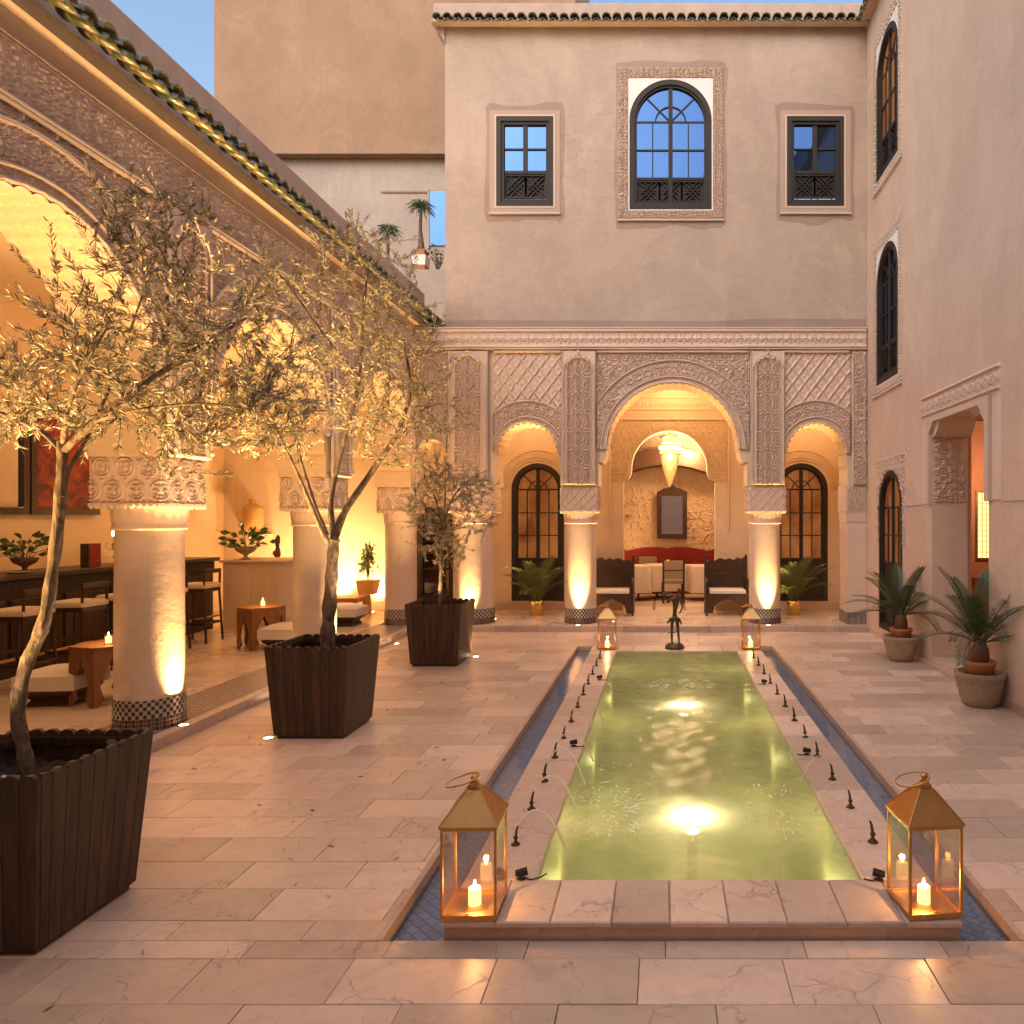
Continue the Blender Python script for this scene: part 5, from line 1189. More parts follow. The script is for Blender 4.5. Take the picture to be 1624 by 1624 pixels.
def cycad(x, y, s, label, potlabel, seed, prot):
    r_ = random.Random(seed)
    pe = empty('stone_planter', (x, y, .06), 0, potlabel, 'plant pot', 'carved stone planters by the right wall')
    MB().lathe([(.12*s, -.06), (.14*s, -.06), (.17*s, .0), (.205*s, .11*s), (.225*s, .21*s), (.235*s, .225*s), (.232*s, .262*s), (.19*s, .262*s), (.17*s, .22*s)], 32, mod=lambda a, z: 1+.018*math.sin(a*9+z*40)).build('bowl', 'stone_carved', pe)
    MB().lathe([(.001, .225*s), (.175*s, .225*s)], 24, cap=False).build('fill', 'soil', pe)
    e = empty('cycad', (x, y, .26*s), prot, label, 'potted plant', 'sago palms in pots by the right wall')
    MB().lathe([(.09*s, .01), (.125*s, .02), (.13*s, .11*s), (.145*s, .13*s), (.145*s, .165*s), (.13*s, .165*s), (.12*s, .14*s)], 28).build('terracotta_pot', 'terracotta', e); MB().lathe([(.001, .13*s), (.122*s, .13*s)], 20, cap=False).build('soil', 'soil', e)
    t = MB()
    t.lathe([(.07*s, .12*s), (.085*s, .18*s), (.08*s, .26*s), (.055*s, .33*s), (.01, .36*s)], 20, mod=lambda a, z: 1+.10*math.sin(a*10+z*120)*math.sin(z*160)).build('stem', 'dark_clay', e)
    for i in range(19):
        az = i*2.399+r_.uniform(-.25, .25); el = 1.38-1.15*(i/18)+r_.uniform(-.1, .1)
        frond(e, (.03*math.cos(az), .03*math.sin(az), .33*s), az, el, s*r_.uniform(.66, .80), .45+.65*i/18+r_.uniform(-.1, .15), 'cycad_leaf', 40, .115*s, .0095*s, .3)
cycad(3.10, 9.62, 1.0, 'dark green sago palm in a terracotta pot, farther from the viewer by the right wall', 'pale carved stone planter under the farther sago palm', 3, .3)
cycad(3.14, 7.32, 1.05, 'dark green sago palm in a terracotta pot, nearer the viewer by the right wall', 'pale carved stone planter under the nearer sago palm', 8, 1.1)
def areca(x, y, label, seed, s=1.0):
    r_ = random.Random(seed); e = empty('potted_palm', (x, y, ZP), 0, label, 'potted plant', 'feathery palms in gold pots before the back doors')
    MB().lathe([(.105, 0), (.115, .004), (.125, .20), (.130, .26), (.118, .26), (.112, .23)], 32).build('gold_pot', 'gold_pot', e); MB().lathe([(.001, .235), (.113, .235)], 20, cap=False).build('soil', 'soil', e)
    for i in range(16):
        az = i*2.399+r_.uniform(-.3, .3); el = 1.52-.55*(i/15)
        frond(e, (.04*math.cos(az), .04*math.sin(az), .23), az, el, s*r_.uniform(.75, 1.0), .7+.7*i/15, 'areca_leaf', 26, .19*s, .014, .2)
areca(-2.30, 13.45, 'feathery palm in a gold pot before the left arched door', 4); areca(2.38, 13.45, 'feathery palm in a gold pot before the right arched door', 12)
# roof terrace plants
def ponytail(x, y, z, th, label, pots, seed):
    r_ = random.Random(seed); e = empty('terrace_palm', (x, y, z), 0, label, 'potted plant', 'spiky palms on the roof terrace'); h0 = 0
    for w_, h_, mt in pots: MB().loft([[(-w_, -w_, h0), (w_, -w_, h0), (w_, w_, h0), (-w_, w_, h0)], [(-w_*1.12, -w_*1.12, h0+h_), (w_*1.12, -w_*1.12, h0+h_), (w_*1.12, w_*1.12, h0+h_), (-w_*1.12, w_*1.12, h0+h_)]], smooth=False).build('pot', mt, e, bevel=.01); h0 += h_
    MB().tube([(0, 0, h0-.02), (.01, 0, h0+.1), (-.01, 0, h0+th*.5), (.01, 0, h0+th)], [.085, .06, .035, .03], 8).build('stem', 'bark', e); L = []
    for i in range(150):
        az = r_.uniform(0, 2*PI); el = r_.uniform(-.3, 1.4); q = Vector((.01, 0, h0+th)); l = r_.uniform(.22, .40)
        d = Vector((math.cos(az)*math.cos(el), math.sin(az)*math.cos(el), math.sin(el))); leaf_add(L, r_, tuple(q), tuple(d), l*.5, .018); leaf_add(L, r_, tuple(q+d*l*.42), tuple((d+Vector((0, 0, -1.1))).normalized()), l*.55, .015)
    leaves_mesh('foliage', L, 'yucca_leaf', e)
ponytail(-4.72, 14.35, 6.64, .84, 'taller spiky palm on a white pedestal pot on the roof terrace', [(.115, .10, 'terracotta'), (.13, .19, 'ceramic_white'), (.105, .12, 'terracotta')], 2)
ponytail(-5.45, 14.6, 5.95, 1.35, 'shorter spiky palm rising behind the terrace parapet', [(.16, .22, 'terracotta')], 5)
e = empty('terrace_shrub', (-4.40, 14.35, 6.64), 0, 'small bare shrub beside the blue glass on the roof terrace', 'shrub'); m = MB(); L = []; r_ = random.Random(4)
for i in range(9):
    d = Vector((r_.uniform(-.5, .5), r_.uniform(-.3, .3), 1)).normalized()*r_.uniform(.3, .55); m.tube([(0, 0, 0), tuple(d*.5+Vector((.03, 0, 0))), tuple(d)], [.012, .008, .004], 5)
    for _ in range(9): leaf_add(L, r_, tuple(d*r_.uniform(.5, 1)), (r_.uniform(-1, 1), r_.uniform(-1, 1), .4), .07, .02)
m.build('stems', 'bark', e); leaves_mesh('foliage', L, 'yucca_leaf', e)
e = empty('agave', (-3.95, 12.9, 5.06), 0, 'blue green spiky plant at the foot of the upper facade', 'plant'); L = []
for i in range(26): az = i*2.4; leaf_add(L, r_, (0, 0, 0), (math.cos(az), math.sin(az), r_.uniform(.3, 1.6)), .30, .05)
leaves_mesh('foliage', L, 'cycad_leaf', e)
# ================================================================== BAR
bar = empty('bar_counter', (-7.16, 8.5, ZP), 0, 'long dark wooden bar counter with panelled front under the left arcade', 'bar counter')
MB().box(-.62, .06, -3.5, 3.32, 1.08, 1.14).build('counter_top', 'dark_wood', bar, bevel=.008); MB().box(-.55, -.03, -3.45, 3.28, 0, 1.08).build('body', 'dark_wood', bar)
MB().box(-.03, -.005, -3.45, 3.28, .92, 1.07).build('fascia', 'window_wood', bar, bevel=.004)
pm = None
for i in range(9):
    if pm is None: pm = MB().box(-.03, -.008, 0, .68, .14, .86).build('front_panel', 'dark_wood', bar, bevel=.01); o = pm
    else: o = pm.copy(); COL.objects.link(o)
    o.location = (0, -3.35+.74*i, 0)
MB().tube([(.16, -3.4, .24), (.16, 3.2, .24)], .018, 10).build('foot_rail', 'brass', bar)
stool0 = None
def stool(y, label):
    global stool0
    if stool0 is None:
        e = empty('bar_stool', (-6.62, y, ZP), 0, label, 'bar stool', 'bar stools along the counter'); stool0 = e; w = .19
        MB().cbox(-w-.01, w+.01, -w-.01, w+.01, .77, .84, .018).build('seat_cushion', 'cream_fabric', e, bevel=.012); MB().box(-w, w, -w, w, .72, .768).build('seat_frame', 'dark_wood', e)
        for sx, sy, top in ((-1, -1, .72), (-1, 1, .72), (1, -1, 1.02), (1, 1, 1.02)): MB().tube([(sx*(w+.03), sy*(w+.005), 0), (sx*(w-.01), sy*(w-.01), .72), (sx*(w+.0), sy*(w-.01), top)], .018, 4).build('leg', 'dark_wood', e)
        MB().box(w-.018, w+.014, -w, w, .98, 1.04).build('back_rail', 'dark_wood', e, bevel=.006)
        b = MB()
        for z in (.26,): b.box(-w-.01, w+.01, -w-.005, -w+.02, z, z+.03); b.box(-w-.01, w+.01, w-.02, w+.005, z, z+.03); b.box(w-.005, w+.02, -w, w, z+.001, z+.031); b.box(-w-.02, -w+.005, -w, w, z+.1, z+.13)
        b.build('stretcher', 'dark_wood', e); return e
    c = copy_tree(stool0); c.location = (-6.62, y, ZP); c['label'] = label; return c
for k, (yy, lb) in enumerate(((7.60, 'cream seated bar stool nearest the viewer at the left edge'), (8.35, 'cream seated bar stool second from the left, right of the front tree trunk'), (9.05, 'cream seated bar stool just left of the nearest column'), (9.78, 'cream seated bar stool behind the nearest column'), (10.52, 'cream seated bar stool at the far end, right of the nearest column'), (6.85, 'cream seated bar stool beyond the left edge of the view'))): stool(yy, lb)
ZB = ZP+1.14
def on_bar(name, y, x, label, cat, fn):
    e = empty(name, (x, y, ZB), 0, label, cat); fn(e); return e
def plant_bowl(e, mat='dark_clay', leaf='house_leaf', n=60, s=1., fl=True):
    MB().lathe([(.05*s, 0), (.06*s, .01), (.025*s, .03*s), (.025*s, .06*s), (.11*s, .11*s), (.135*s, .16*s), (.125*s, .165*s), (.10*s, .13*s), (.001, .12*s)], 28, cap=False).build('bowl', mat, e); L = []; r_ = random.Random(n); sm_ = MB()
    for i in range(n):
        az = r_.uniform(0, 2*PI); el = r_.uniform(.2, 1.4); d = Vector((math.cos(az)*math.cos(el), math.sin(az)*math.cos(el), math.sin(el)))*r_.uniform(.12, .30)*s
        if i % 3 == 0: sm_.tube([(0, 0, .13*s), tuple(Vector((0, 0, .13*s))+d)], .003, 4)
        leaf_add(L, r_, tuple(Vector((0, 0, .13*s))+d), (d.x*3, d.y*3, .1), .11*s, .06*s)
    sm_.build('stems', leaf, e); leaves_mesh('leaves', L, leaf, e, .1, .3)
on_bar('potted_plant', 8.55, -7.40, 'leafy green plant in a dark bowl on the bar', 'potted plant', plant_bowl)
on_bar('glass_jar', 8.02, -7.30, 'stack of pale lidded jars at the left end of the visible bar', 'jar', lambda e: (MB().lathe([(.05, 0), (.055, .01), (.055, .10), (.045, .12), (.045, .13)], 24).build('jar', 'lantern_glass', e), MB().lathe([(.001, .012), (.05, .012), (.05, .08), (.001, .085)], 20, cap=False).build('contents', 'dark_clay', e), MB().lathe([(.05, .13), (.055, .135), (.055, .17), (.03, .18), (.001, .19)], 24).build('lid', 'ceramic_white', e)))
on_bar('serving_plate', 8.34, -7.30, 'flat pale plate lying on the bar beside the leafy plant', 'plate', lambda e: MB().lathe([(.001, .004), (.08, .004), (.115, .016), (.118, .020), (.08, .010), (.001, .010)], 28, cap=False).build('plate', 'ceramic_white', e))
on_bar('menu_box', 9.45, -7.32, 'glossy red lacquer box standing on the bar left of the nearest column', 'box', lambda e: (MB().box(-.05, .05, -.09, .09, 0, .30).build('box', 'red_lacquer', e, bevel=.004), MB().box(-.052, .052, -.125, -.0905, 0, .30).build('spine', 'dark_wood', e, bevel=.003)))
def candel(e):
    MB().lathe([(.05, 0), (.055, .01), (.02, .03), (.012, .08), (.028, .11), (.012, .14), (.012, .24), (.03, .27), (.014, .30), (.02, .36), (.03, .38), (.001, .385)], 20).build('stem', 'brass', e)
    MB().lathe([(.001, .385), (.03, .39), (.035, .42), (.028, .45), (.001, .46)], 16, cap=False).build('lit_bulb', 'bulb', e)
    for a in range(5): t = a*2*PI/5; MB().tube([(0, 0, .24), (.06*math.cos(t), .06*math.sin(t), .20), (.10*math.cos(t), .10*math.sin(t), .26), (.08*math.cos(t), .08*math.sin(t), .30)], .005, 6).build('scroll', 'brass', e)
on_bar('table_lamp', 9.82, -7.30, 'brass scrolled lamp with a small glowing bulb on the bar', 'lamp', candel)
on_bar('bottle_row', 10.95, -7.45, 'tall thin wooden rods standing in a rack at the far end of the bar', 'rack', lambda e: (MB().box(-.05, .05, -.28, .28, 0, .03).build('base', 'dark_wood', e), [MB().lathe([(.016, .03), (.020, .1), (.013, .2), (.018, .3), (.012, .42), (.014, .46), (.001, .47)], 12, (0, -.22+.147*i)).build('rod', 'table_wood', e) for i in range(4)]))
# wall mirror and painting over the bar
mm = empty('wall_mirror', (-8.38, 8.6, 1.90), 0, 'wide dark framed mirror on the wall behind the bar', 'mirror')
MB(lambda u, d, z: (d, u, z)).sheet([rect(-1.75, 1.10, 0, 1.35), rect(-1.66, 1.01, .09, 1.26)], .0, .05).build('frame', 'dark_wood', mm, bevel=.008); MB().box(.005, .012, -1.66, 1.01, .09, 1.26).build('glass', 'mirror_glass', mm)
mm = empty('painting', (-8.38, 10.28, 1.90), 0, 'dark framed red painting on the wall right of the mirror', 'painting')
MB(lambda u, d, z: (d, u, z)).sheet([rect(-.56, .62, 0, 1.5), rect(-.47, .53, .09, 1.41)], .0, .06).build('frame', 'dark_wood', mm, bevel=.008); MB().box(.005, .012, -.47, .53, .09, 1.41).build('canvas', 'painting', mm)
mm = empty('small_picture', (-8.38, 12.5, 1.78), 0, 'small dark framed picture on the wall at the far end of the bar', 'picture')
MB(lambda u, d, z: (d, u, z)).sheet([rect(-.35, .35, 0, .6), rect(-.28, .28, .07, .53)], .0, .04).build('frame', 'dark_wood', mm); MB().box(.005, .012, -.28, .28, .07, .53).build('canvas', 'painting', mm)
# pale cabinet at the end of the bar
cb_ = empty('pale_cabinet', (-6.43, 11.62, ZP), 0, 'pale plastered waist high cabinet at the far end of the bar', 'cabinet')
MB().box(-.56, .50, -.02, .9, 1.06, 1.10).build('top', 'cabinet_plaster', cb_, bevel=.008); MB().box(-.52, .46, .02, .86, 0, 1.06).build('body', 'cabinet_plaster', cb_, bevel=.006); MB().box(.34, .462, .0, .88, .0, 1.058).build('side_panel', 'cream_fabric', cb_, bevel=.003)
for a in (-.40, -.05): MB().box(a, a+.30, .006, .0195, .10, 1.0).build('door', 'cabinet_plaster', cb_, bevel=.004)
e = empty('potted_plant', (-6.68, 11.8, ZP+1.10), 0, 'flowering plant in a footed stone bowl on the pale cabinet', 'potted plant'); plant_bowl(e, 'stone_carved', 'house_leaf', 54, 1.25)
L = []; [leaf_add(L, r_, (-.20+.02*i, .05, .38-.01*i), (-.5, -.5, .3), .06, .05) for i in range(3)]; leaves_mesh('petals', L, 'red_petal', e)
e = empty('figurine', (-6.17, 11.8, ZP+1.10), 0, 'dark carved seated figurine on the pale cabinet', 'figurine')
skin('body', [[(0, 0, .03, .05), (0, 0, .10, .048), (.005, 0, .17, .032), (0, -.01, .22, .026), (0, 0, .28, .045), (.005, 0, .35, .036), (.01, 0, .40, .012)], [(0, 0, .10, .048), (-.045, -.04, .13, .018), (-.03, -.06, .07, .018)], [(0, 0, .10, .048), (.05, -.04, .12, .018), (.055, -.05, .05, .02)]], 'dark_clay', e)
# amphora on a bracket in the end wall corner
e = empty('wall_vase', (-7.72, 13.86, 1.55), 0, 'tall glowing clay jar on a ledge against the yellow lit end wall', 'vase')
MB().lathe([(.10, 0), (.17, .05), (.19, .2), (.19, .45), (.16, .52), (.07, .57), (.06, .62), (.085, .66), (.07, .66), (.05, .60)], 32).build('jar', 'vase_clay', e); MB().box(-.26, .26, -.15, .235, -.06, -.002).build('ledge', 'gallery_plaster', e)
# low tables, poufs
def lowtable(x, y, s, label, rz):
    e = empty('side_table', (x, y, ZP), rz, label, 'side table', 'low carved side tables under the left arcade'); h, w = .56*s, .27*s
    MB().loft([[(w*1.12*math.cos(PI/6+k*PI/3), w*1.12*math.sin(PI/6+k*PI/3), z) for k in range(6)] for z in (h-.03, h)], smooth=False).build('top', 'table_wood', e, bevel=.004)
    for k in range(6):
        a = k*PI/3; d = w*.93; wd = w*.535
        prof = [(-wd, 0), (-wd*.80, 0), (-wd*.42, .14*h), (-wd*.62, .34*h), (-wd*.46, .55*h), (-wd*.12, .72*h), (0, .82*h)]; prof = [(-wd, h-.032)]+prof+[(-u, z) for u, z in prof[-2::-1]]+[(wd, h-.032)]
        m = lambda u, dd, z, a=a: (math.cos(a)*(d+dd)-math.sin(a)*u, math.sin(a)*(d+dd)+math.cos(a)*u, z)
        MB(m).sheet([prof], -.012, .008).build('arched_panel', 'table_wood', e)
    g = empty('candle_glass', (x+.05, y-.06, ZP+h), 0, 'small lit candle in a glass on the '+('near' if y < 8 else 'far')+' side table', 'candle', 'candles on the low tables')
    MB().lathe([(.03, 0), (.034, .005), (.036, .09), (.033, .09), (.030, .008), (.001, .006)], 20, cap=False).build('glass', 'lantern_glass', g); MB().lathe([(.001, .012), (.026, .012), (.026, .07), (.001, .072)], 16, cap=False).build('candle', 'candle_wax', g); MB().lathe([(.001, .072), (.010, .082), (.006, .10), (.001, .115)], 8).build('flame', 'flame', g); point('candle_light', (x+.05, y-.06, ZP+h+.16), 2, CANDLE, .02)
lowtable(-5.36, 7.12, 1.0, 'hexagonal carved wooden side table half hidden by the nearest column', .25); lowtable(-5.50, 10.1, 1.0, 'hexagonal carved wooden side table between the first and second columns', .1)
def pouf(x, y, s, label, rz=0):
    e = empty('pouf', (x, y, ZP), rz, label, 'pouf', 'white cushioned poufs under the left arcade'); w = .27*s
    MB().loft([[(-a, -a, z), (a, -a, z), (a, a, z), (-a, a, z)] for a, z in ((w*.70, 0), (w*.72, .02), (w*.62, .06), (w*.84, .12), (w*.86, .155))], smooth=False).build('base', 'dark_wood', e, bevel=.005)
    m = MB(); n = 13
    V = []; 
    for i in range(n):
        for j in range(n):
            u, v = i/(n-1)*2-1, j/(n-1)*2-1; V.append((u*w, v*w, .29+.055*(1-u**4)*(1-v**4)-.012*math.exp(-40*(u*u+v*v))))
    fs = [(i*n+j, (i+1)*n+j, (i+1)*n+j+1, i*n+j+1) for i in range(n-1) for j in range(n-1)]; m.add(V, fs, True); m.build('cushion_top', 'white_fabric', e)
    MB().cbox(-w, w, -w, w, .156, .296, .012).build('cushion', 'white_fabric', e, bevel=.01)
pouf(-5.78, 7.10, 1., 'square white pouf left of the near side table', .1); pouf(-5.10, 10.0, 1., 'square white pouf between the far side table and the second column', .05)
pouf(-5.25, 12.2, 1., 'square white pouf behind the second column'); 
# sofa bench with white frame in the far bay
e = empty('low_bench', (-5.85, 13.2, ZP), 0, 'low wooden bench against the brightly lit end wall', 'bench'); MB().box(-.6, .5, -.28, .28, .28, .36).build('seat', 'table_wood', e, bevel=.006)
for sx in (-.52, .42):
    for sy in (-.22, .22): MB().box(sx-.03, sx+.03, sy-.03, sy+.03, 0, .28).build('leg', 'table_wood', e)
e = empty('potted_plant', (-5.45, 13.62, ZP), 0, 'trailing plant in a yellow pot on a stand before the bright end wall', 'potted plant')
MB().tube([(0, 0, 0), (0, 0, .36)], [.07, .04], 12).build('stand', 'vase_clay', e); MB().loft([[(-a, -a, z), (a, -a, z), (a, a, z), (-a, a, z)] for a, z in ((.13, .36), (.17, .62))], smooth=False).build('pot', 'vase_clay', e, bevel=.01); L = []; m = MB()
for i in range(42):
    az = r_.uniform(0, 2*PI); R_ = r_.uniform(.08, .30); top = r_.uniform(.9, 1.35); end = r_.uniform(.62, 1.05)
    pts = [(0, 0, .6), (R_*.4*math.cos(az), R_*.4*math.sin(az), top), (R_*math.cos(az), R_*math.sin(az), end)]; m.tube(pts, .003, 4, cap=False)
    for _ in range(8): t = r_.random(); leaf_add(L, r_, tuple(Vector(pts[1]).lerp(Vector(pts[2]), t)), (r_.uniform(-1, 1), r_.uniform(-1, 1), -1), .07, .022)
m.build('stems', 'house_leaf', e); leaves_mesh('foliage', L, 'house_leaf', e)
# ================================================================== BACK ARCADE FURNITURE
def bench(x, y, label, flip):
    e = empty('carved_bench', (x, y, ZP), 0, label, 'bench', 'carved dark wooden benches beside the dining room opening'); W_ = .36
    MB().box(-W_, W_, -.28, .22, .36, .40).build('seat', 'dark_wood', e, bevel=.005); MB().cbox(-W_+.03, W_-.03, -.28, .20, .401, .47, .015).build('seat_cushion', 'white_fabric', e, bevel=.01)
    tp_ = [(-W_, 1.05), (-W_*.82, 1.0), (-W_*.6, 1.03), (-W_*.4, .98), (-W_*.2, 1.02), (0, .99), (W_*.3, 1.02), (W_*.55, .97), (W_*.8, 1.0), (W_, .94)]
    if flip: tp_ = [(-u, z) for u, z in tp_[::-1]]
    MB(lambda u, d, z: (u, .18+d, z)).sheet([[(W_, .40), (W_, tp_[-1][1])]+tp_[::-1][1:]+[(-W_, .40)]], 0, .035).build('backrest', 'dark_wood', e, bevel=.004)
    relief('carved_panel', lambda u, d, z: (u, .178+d, z), -W_+.05, W_-.05, .52, .90, H_cell(2, .18, .18), -.002, .014, .012, None, 'dark_wood', e)
    for sx in (-1, 1): MB(lambda u, d, z, sx=sx: (sx*(W_+.02)+d*sx, u, z)).sheet([[(-.28, 0), (-.22, 0), (-.14, .2), (.1, .2), (.17, 0), (.24, 0), (.24, 1.08), (.18, 1.08), (.14, .66), (-.24, .64), (-.28, .6)]], -.02, .02).build('side_panel', 'dark_wood', e, bevel=.004)
    MB(lambda u, d, z: (u, -.285+d, z)).sheet([[(-W_, .359), (-W_, .05), (-W_*.75, .05), (-W_*.66, .18), (-W_*.4, .25), (0, .31), (W_*.4, .25), (W_*.66, .18), (W_*.75, .05), (W_, .05), (W_, .359)]], 0, .025).build('carved_apron', 'dark_wood', e)
bench(-.935, 13.55, 'dark carved bench with white seat cushion left of the dining room opening', False); bench(1.16, 13.55, 'dark carved bench with white seat cushion right of the dining room opening', True)
def dtable(x, y, label):
    e = empty('dining_table', (x, y, ZP), .2, label, 'dining table', 'cloth covered dining tables'); w = .38
    MB().cbox(-w, w, -w, w, .70, .735, .005).build('tabletop', 'cloth', e)
    c = MB().loft([[(w*(1.01+k)*a, w*(1.01+k)*b, z) for a, b in [(math.cos(t)*min(1/abs(math.cos(t)+1e-9), 1/abs(math.sin(t)+1e-9)), math.sin(t)*min(1/abs(math.cos(t)+1e-9), 1/abs(math.sin(t)+1e-9))) for t in [2*PI*i/64+.01 for i in range(64)]]] for k, z in ((0, .74), (.02, .72), (.03, .45), (.09, .18))], cap=False)
    for i, v in enumerate(c.v):
        if v[2] < .5: q = i % 64; f = 1+.05*math.sin(q*1.3)*(.74-v[2]); c.v[i] = (v[0]*f, v[1]*f, v[2])
    c.add([c.v[i] for i in range(64)], [tuple(range(64))]); c.build('tablecloth', 'cloth', e)
    g = empty('table_setting', (x+.05, y-.1, ZP+.742), 0, 'lit candle glass on the '+label, 'candle', 'candles on the dining tables'); MB().lathe([(.03, 0), (.035, .05), (.03, .11), (.027, .11), (.03, .01), (.001, .006)], 16, cap=False).build('glass', 'lantern_glass', g); MB().lathe([(.001, .01), (.022, .01), (.022, .07), (.008, .08), (.001, .11)], 12, cap=False).build('candle', 'candle_wax', g)
dtable(-.72, 15.9, 'white clothed table at the left of the dining room'); dtable(.05, 16.3, 'white clothed table in the middle of the dining room'); dtable(.92, 16.0, 'white clothed table at the right of the dining room'); 
def dchair(x, y, rz, label):
    e = empty('dining_chair', (x, y, ZP), rz, label, 'chair', 'upholstered chairs at the dining tables'); w = .21
    MB().cbox(-w, w, -w, w, .40, .47, .015).build('seat', 'chair_fabric', e, bevel=.01); MB().box(-w, w, -w-.03, -w+.02, .50, .88).build('backrest', 'chair_fabric', e, bevel=.012)
    b = MB(); b.box(-w-.01, w+.01, -w-.034, -w+.024, .67, .69); b.build('back_rail', 'dark_wood', e)
    for sx in (-1, 1):
        MB().box(sx*w-.02, sx*w+.02, -w-.03, -w+.015, 0, .92).build('leg', 'dark_wood', e); MB().box(sx*w-.02, sx*w+.02, w-.03, w+.01, 0, .40).build('leg', 'dark_wood', e)
dchair(.20, 15.45, .05, 'upholstered dining chair with its back to the viewer in the middle'); dchair(-.95, 15.2, .7, 'upholstered dining chair turned to the left table'); dchair(-.35, 16.6, PI, 'upholstered dining chair facing the viewer between two tables')
e = empty('sofa', (.1, 17.45, ZP), 0, 'long dark red banquette with a scalloped back across the dining room', 'sofa'); MB().box(-1.9, 1.9, -.35, .25, 0, .46).build('seat', 'red_fabric', e, bevel=.02)
tp_ = [(-1.9, .98)]+[(-1.9+3.8*i/48, .98+.07*abs(math.sin(PI*i/12))+.05*math.exp(-((i-24)/5)**2)) for i in range(1, 48)]+[(1.9, .98)]
MB(lambda u, d, z: (u, .15+d, z)).sheet([[(1.9, .4)]+tp_[::-1]+[(-1.9, .4)]], 0, .14).build('backrest', 'red_fabric', e, bevel=.02)
for i in range(5): MB().loft([[(a*1.0+(-1.5+.75*i), -.02-b*.4+.1, z) for a, b in ((-s, -.1), (s, -.1), (s, .1), (-s, .1))] for s, z in ((.14, .46), (.2, .6), (.17, .82))], smooth=False).build('cushion', 'red_fabric', e, bevel=.03)
e = empty('wall_mirror', (.21, 17.70, 1.36), 0, 'dark framed mirror on the dining room back wall', 'mirror')
q = [(-.36, 0), (.36, 0), (.36, 1.12), (.30, 1.14), (.2, 1.20), (.1, 1.22), (0, 1.30), (-.1, 1.22), (-.2, 1.20), (-.30, 1.14), (-.36, 1.12)]
MB(lambda u, d, z: (u, d, z)).sheet([q, rect(-.25, .25, .11, 1.02)], -.05, .02).build('frame', 'dark_wood', e, bevel=.01); MB().box(-.25, .25, -.01, -.004, .11, 1.02).build('glass', 'mirror_glass', e)
e = empty('wall_shelf', (-1.05, 17.6, 1.98), 0, 'small lit wall shelf with two pale candles left of the dining room mirror', 'shelf'); MB().box(-.25, .35, -.12, .17, -.04, 0).build('board', 'cabinet_plaster', e)
for a, h_ in ((-.15, .20), (.02, .32)): MB().lathe([(.05, 0), (.05, h_), (.001, h_+.005)], 16, (a, 0)).build('candle', 'wax', e)
# chandelier
e = empty('chandelier', (.135, 15.2, 4.3), 0, 'tiered brass chandelier with a pierced glowing cone hanging in the dining room', 'chandelier')
MB().tube([(0, 0, 0), (0, 0, -.78)], .012, 8).build('chain', 'brass', e)
for z, r0, h_, mt in ((-.78, .15, .10, 'lit_shade'), (-.98, .22, .05, 'bulb'), (-1.08, .21, .035, 'lit_shade')): MB().lathe([(r0*.9, z-h_), (r0, z-h_), (r0, z), (r0*.9, z)], 32).build('tier', mt, e)
for z in (-.76, -.90, -1.05, -1.13): MB().lathe([(.17, z-.012), (.235, z-.006), (.17, z)], 32).build('brass_band', 'brass_bright', e)
MB().lathe([(.18, -1.14), (.19, -1.18), (.175, -1.30), (.12, -1.52), (.06, -1.68), (.012, -1.80), (.001, -1.82)], 32).build('pierced_cone', 'pierced_shade', e)
point('chandelier_light', (.135, 14.75, 3.2), 60, (1, .64, .34), .14)
point('dining_room_light', (.6, 16.9, 3.4), 95, (1, .60, .30), .12); point('dining_room_light', (-.9, 16.9, 1.2), 8, (1, .6, .25), .05)
# ================================================================== LAMPS
# invented lanterns, added to fill the arcades with warm light
hl0 = None
def hanging(x, y, z, ztop, pw, label):
    global hl0
    e = empty('fill_lantern', (x, y, z), 0, label, 'hanging lamp', 'added lanterns filling the arcades with light')
    if hl0 is None:
        hl0 = [MB().lathe([(.001, -.10), (.07, -.06), (.10, .0), (.07, .07), (.02, .12)], 8).build('shade', 'lit_shade', e), MB().lathe([(.10, .0), (.108, .006), (.10, .012)], 8).build('band', 'brass', e)]
    else:
        for o in hl0: c = o.copy(); COL.objects.link(c); c.parent = e
    MB().tube([(0, 0, .12), (0, 0, ztop-z)], .006, 6).build('chain', 'brass', e); point('arcade_fill_light', (x, y, z-.22), pw, WARM, .10)
for k, yy in enumerate((4.84, 7.84, 10.87)): hanging(-6.2, yy, 3.95, 4.70, 24, ['added brass lantern lighting the left arcade, first bay', 'added brass lantern lighting the left arcade, second bay', 'added brass lantern lighting the left arcade, third bay'][k])
for k, xx in enumerate((-2.6, 2.55)): hanging(xx, 13.35, 4.3, 4.70, 20, ['added brass lantern lighting the left bay of the back arcade', 'added brass lantern lighting the right bay of the back arcade'][k])
point('portico_light', (.2, 13.4, 4.35), 22, WARM, .1)
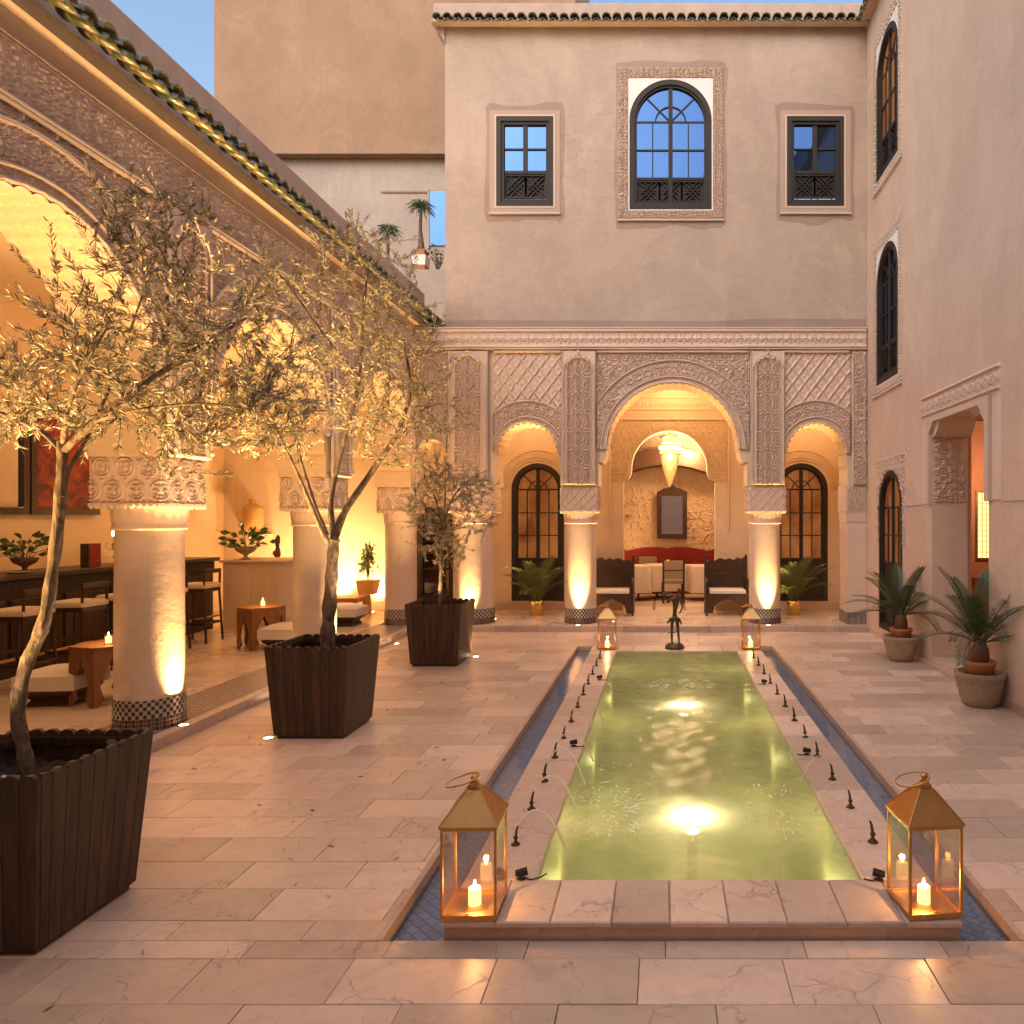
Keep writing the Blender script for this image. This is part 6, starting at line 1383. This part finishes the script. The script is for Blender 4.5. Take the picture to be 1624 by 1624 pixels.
# uplights
K = ZP+.005
for k, yy in enumerate((3.34, 6.42, 9.42)):
    w_ = ['beyond the left edge', 'by the nearest column', 'by the second column'][k]
    uplight(-4.075, yy-.15, K, -4.145, yy-.06, 2.4, 420, f'round recessed kerb light {w_}', 52, 1.)
    uplight(-3.93, yy+1.45, 0, -4.0, yy+1.45, 5.0, 250, f'added paving light for the soffit midway past the column, {w_}', 40)  # added between the columns to brighten soffit and wall evenly
    uplight(-4.72, yy-.08+.30, ZP+.004, -4.41, yy+1.2, 3.9, 26, f'round recessed light behind the column {w_}', 52)
    uplight(-4.72, yy-.08-.30, ZP+.004, -4.41, yy-1.2, 3.9, 26, f'round recessed light on the gallery side {w_}', 52)
for x_, tx, w_ in ((-3.21, -3.21, 'before the stout column of the back arcade'), (-1.40, -1.40, 'before the column left of the central arch'), (1.72, 1.72, 'before the column right of the central arch')):
    uplight(x_, 12.10, K, tx, 12.42, 2.0, 330, f'round recessed light {w_}', 50, .9)
for x_, tx, tz in ((-2.95, -2.4, 3.4), (-1.55, -2.1, 3.4), (-1.25, -.5, 4.0), (1.58, .8, 4.0), (1.86, 2.4, 3.4), (3.12, 2.7, 3.4)):
    uplight(x_, 12.88, ZP+.004, tx, 12.50, tz, 150, f"recessed light inside the back arcade {'left' if x_ < 0 else 'right'} of centre, {['outermost','second','innermost'][[2.95,1.55,1.25,1.58,1.86,3.12].index(abs(x_)) % 3]}", 62)
uplight(-3.33, 6.22, .0, -3.3, 6.45, 2.6, 40, 'round recessed light at the left foot of the middle planter', 75)
uplight(-2.50, 9.85, .0, -2.7, 9.6, 2.4, 25, 'round recessed light behind the right corner of the farthest planter', 75)
# garden spots on spikes, lighting the olive crowns
sp0 = None
def treespot(x, y, tx, ty, tz, pw, label, ang=70):
    global sp0
    e = empty('garden_spotlight', (x, y, .62), math.atan2(ty-y, tx-x), label, 'spotlight', 'small garden spotlights in the planters')
    if sp0 is None: sp0 = [MB().tube([(0, 0, 0), (0, 0, .09)], .006, 6).build('spike', 'black_metal', e), MB().tube([(-.02, 0, .085), (.02, 0, .14)], [.018, .024], 12).build('lamp_head', 'black_metal', e)]
    else:
        for o in sp0: c = o.copy(); COL.objects.link(c); c.parent = e
    spot('tree_light', (x+.04*math.cos(e.rotation_euler.z), y+.04*math.sin(e.rotation_euler.z), .79), (tx, ty, tz), pw, ang, .7, (1, .66, .34), .03)
uplight(-3.95, 2.55, .0, -2.5, 3.4, 2.85, 1250, 'added paving light for the front olive crown, beyond the left edge', 46)  # added out of view to warm the front olive crown
uplight(-3.93, 5.55, .0, -3.05, 6.4, 3.2, 1150, 'added paving light for the middle olive crown, between the first two planters', 44)  # added to warm the middle olive crown from the near side
uplight(-3.93, 7.6, .0, -2.9, 6.6, 3.2, 850, 'added paving light for the middle olive crown, past the middle planter', 44)  # added to warm the middle olive crown from the far side
treespot(-3.15, 3.15, -2.9, 3.3, 2.6, 22, 'small spotlight in the front planter left of the trunk', 95); treespot(-2.72, 3.62, -2.1, 3.4, 2.7, 28, 'small spotlight in the front planter right of the trunk', 95)
treespot(-3.2, 6.3, -3.6, 6.4, 3.2, 70, 'small spotlight in the middle planter left of the trunk', 85); treespot(-2.75, 6.3, -2.2, 6.4, 3.2, 90, 'small spotlight in the middle planter right of the trunk', 85)
treespot(-2.95, 9.35, -2.8, 9.5, 2.4, 22, 'small spotlight in the farthest planter', 80)
for k, (yy, w_) in enumerate(((4.6, 'hidden behind the front planter'), (7.9, 'hidden behind the middle planter'), (11.0, 'hidden behind the farthest planter'))):
    uplight(-3.45, yy, 0, -4.1, yy+.35, 4.3, 240, f'added fill light for the arcade wall {w_}', 95, 1.)  # unseen fill, added to lift the dark left arcade wall
# strong uplights against the gallery end wall
uplight(-5.45, 13.85, ZP+.004, -5.45, 14.1, 2.2, 230, 'round recessed light under the trailing plant at the bright end wall', 100)
uplight(-6.15, 13.75, ZP+.004, -6.3, 14.1, 2.2, 260, 'round recessed light behind the pale cabinet', 100); point('end_wall_lamp', (-6.35, 13.3, 1.1), 40, (1, .66, .3), .06)
uplight(-7.3, 13.7, ZP+.004, -7.6, 14.1, 2.6, 120, 'round recessed light under the tall clay jar', 70)
point('side_room_light', (5.6, 12.2, 2.6), 45, (1, .52, .27), .1); point('side_room_light', (5.0, 8.8, 3.0), 14, (1, .5, .25), .1)
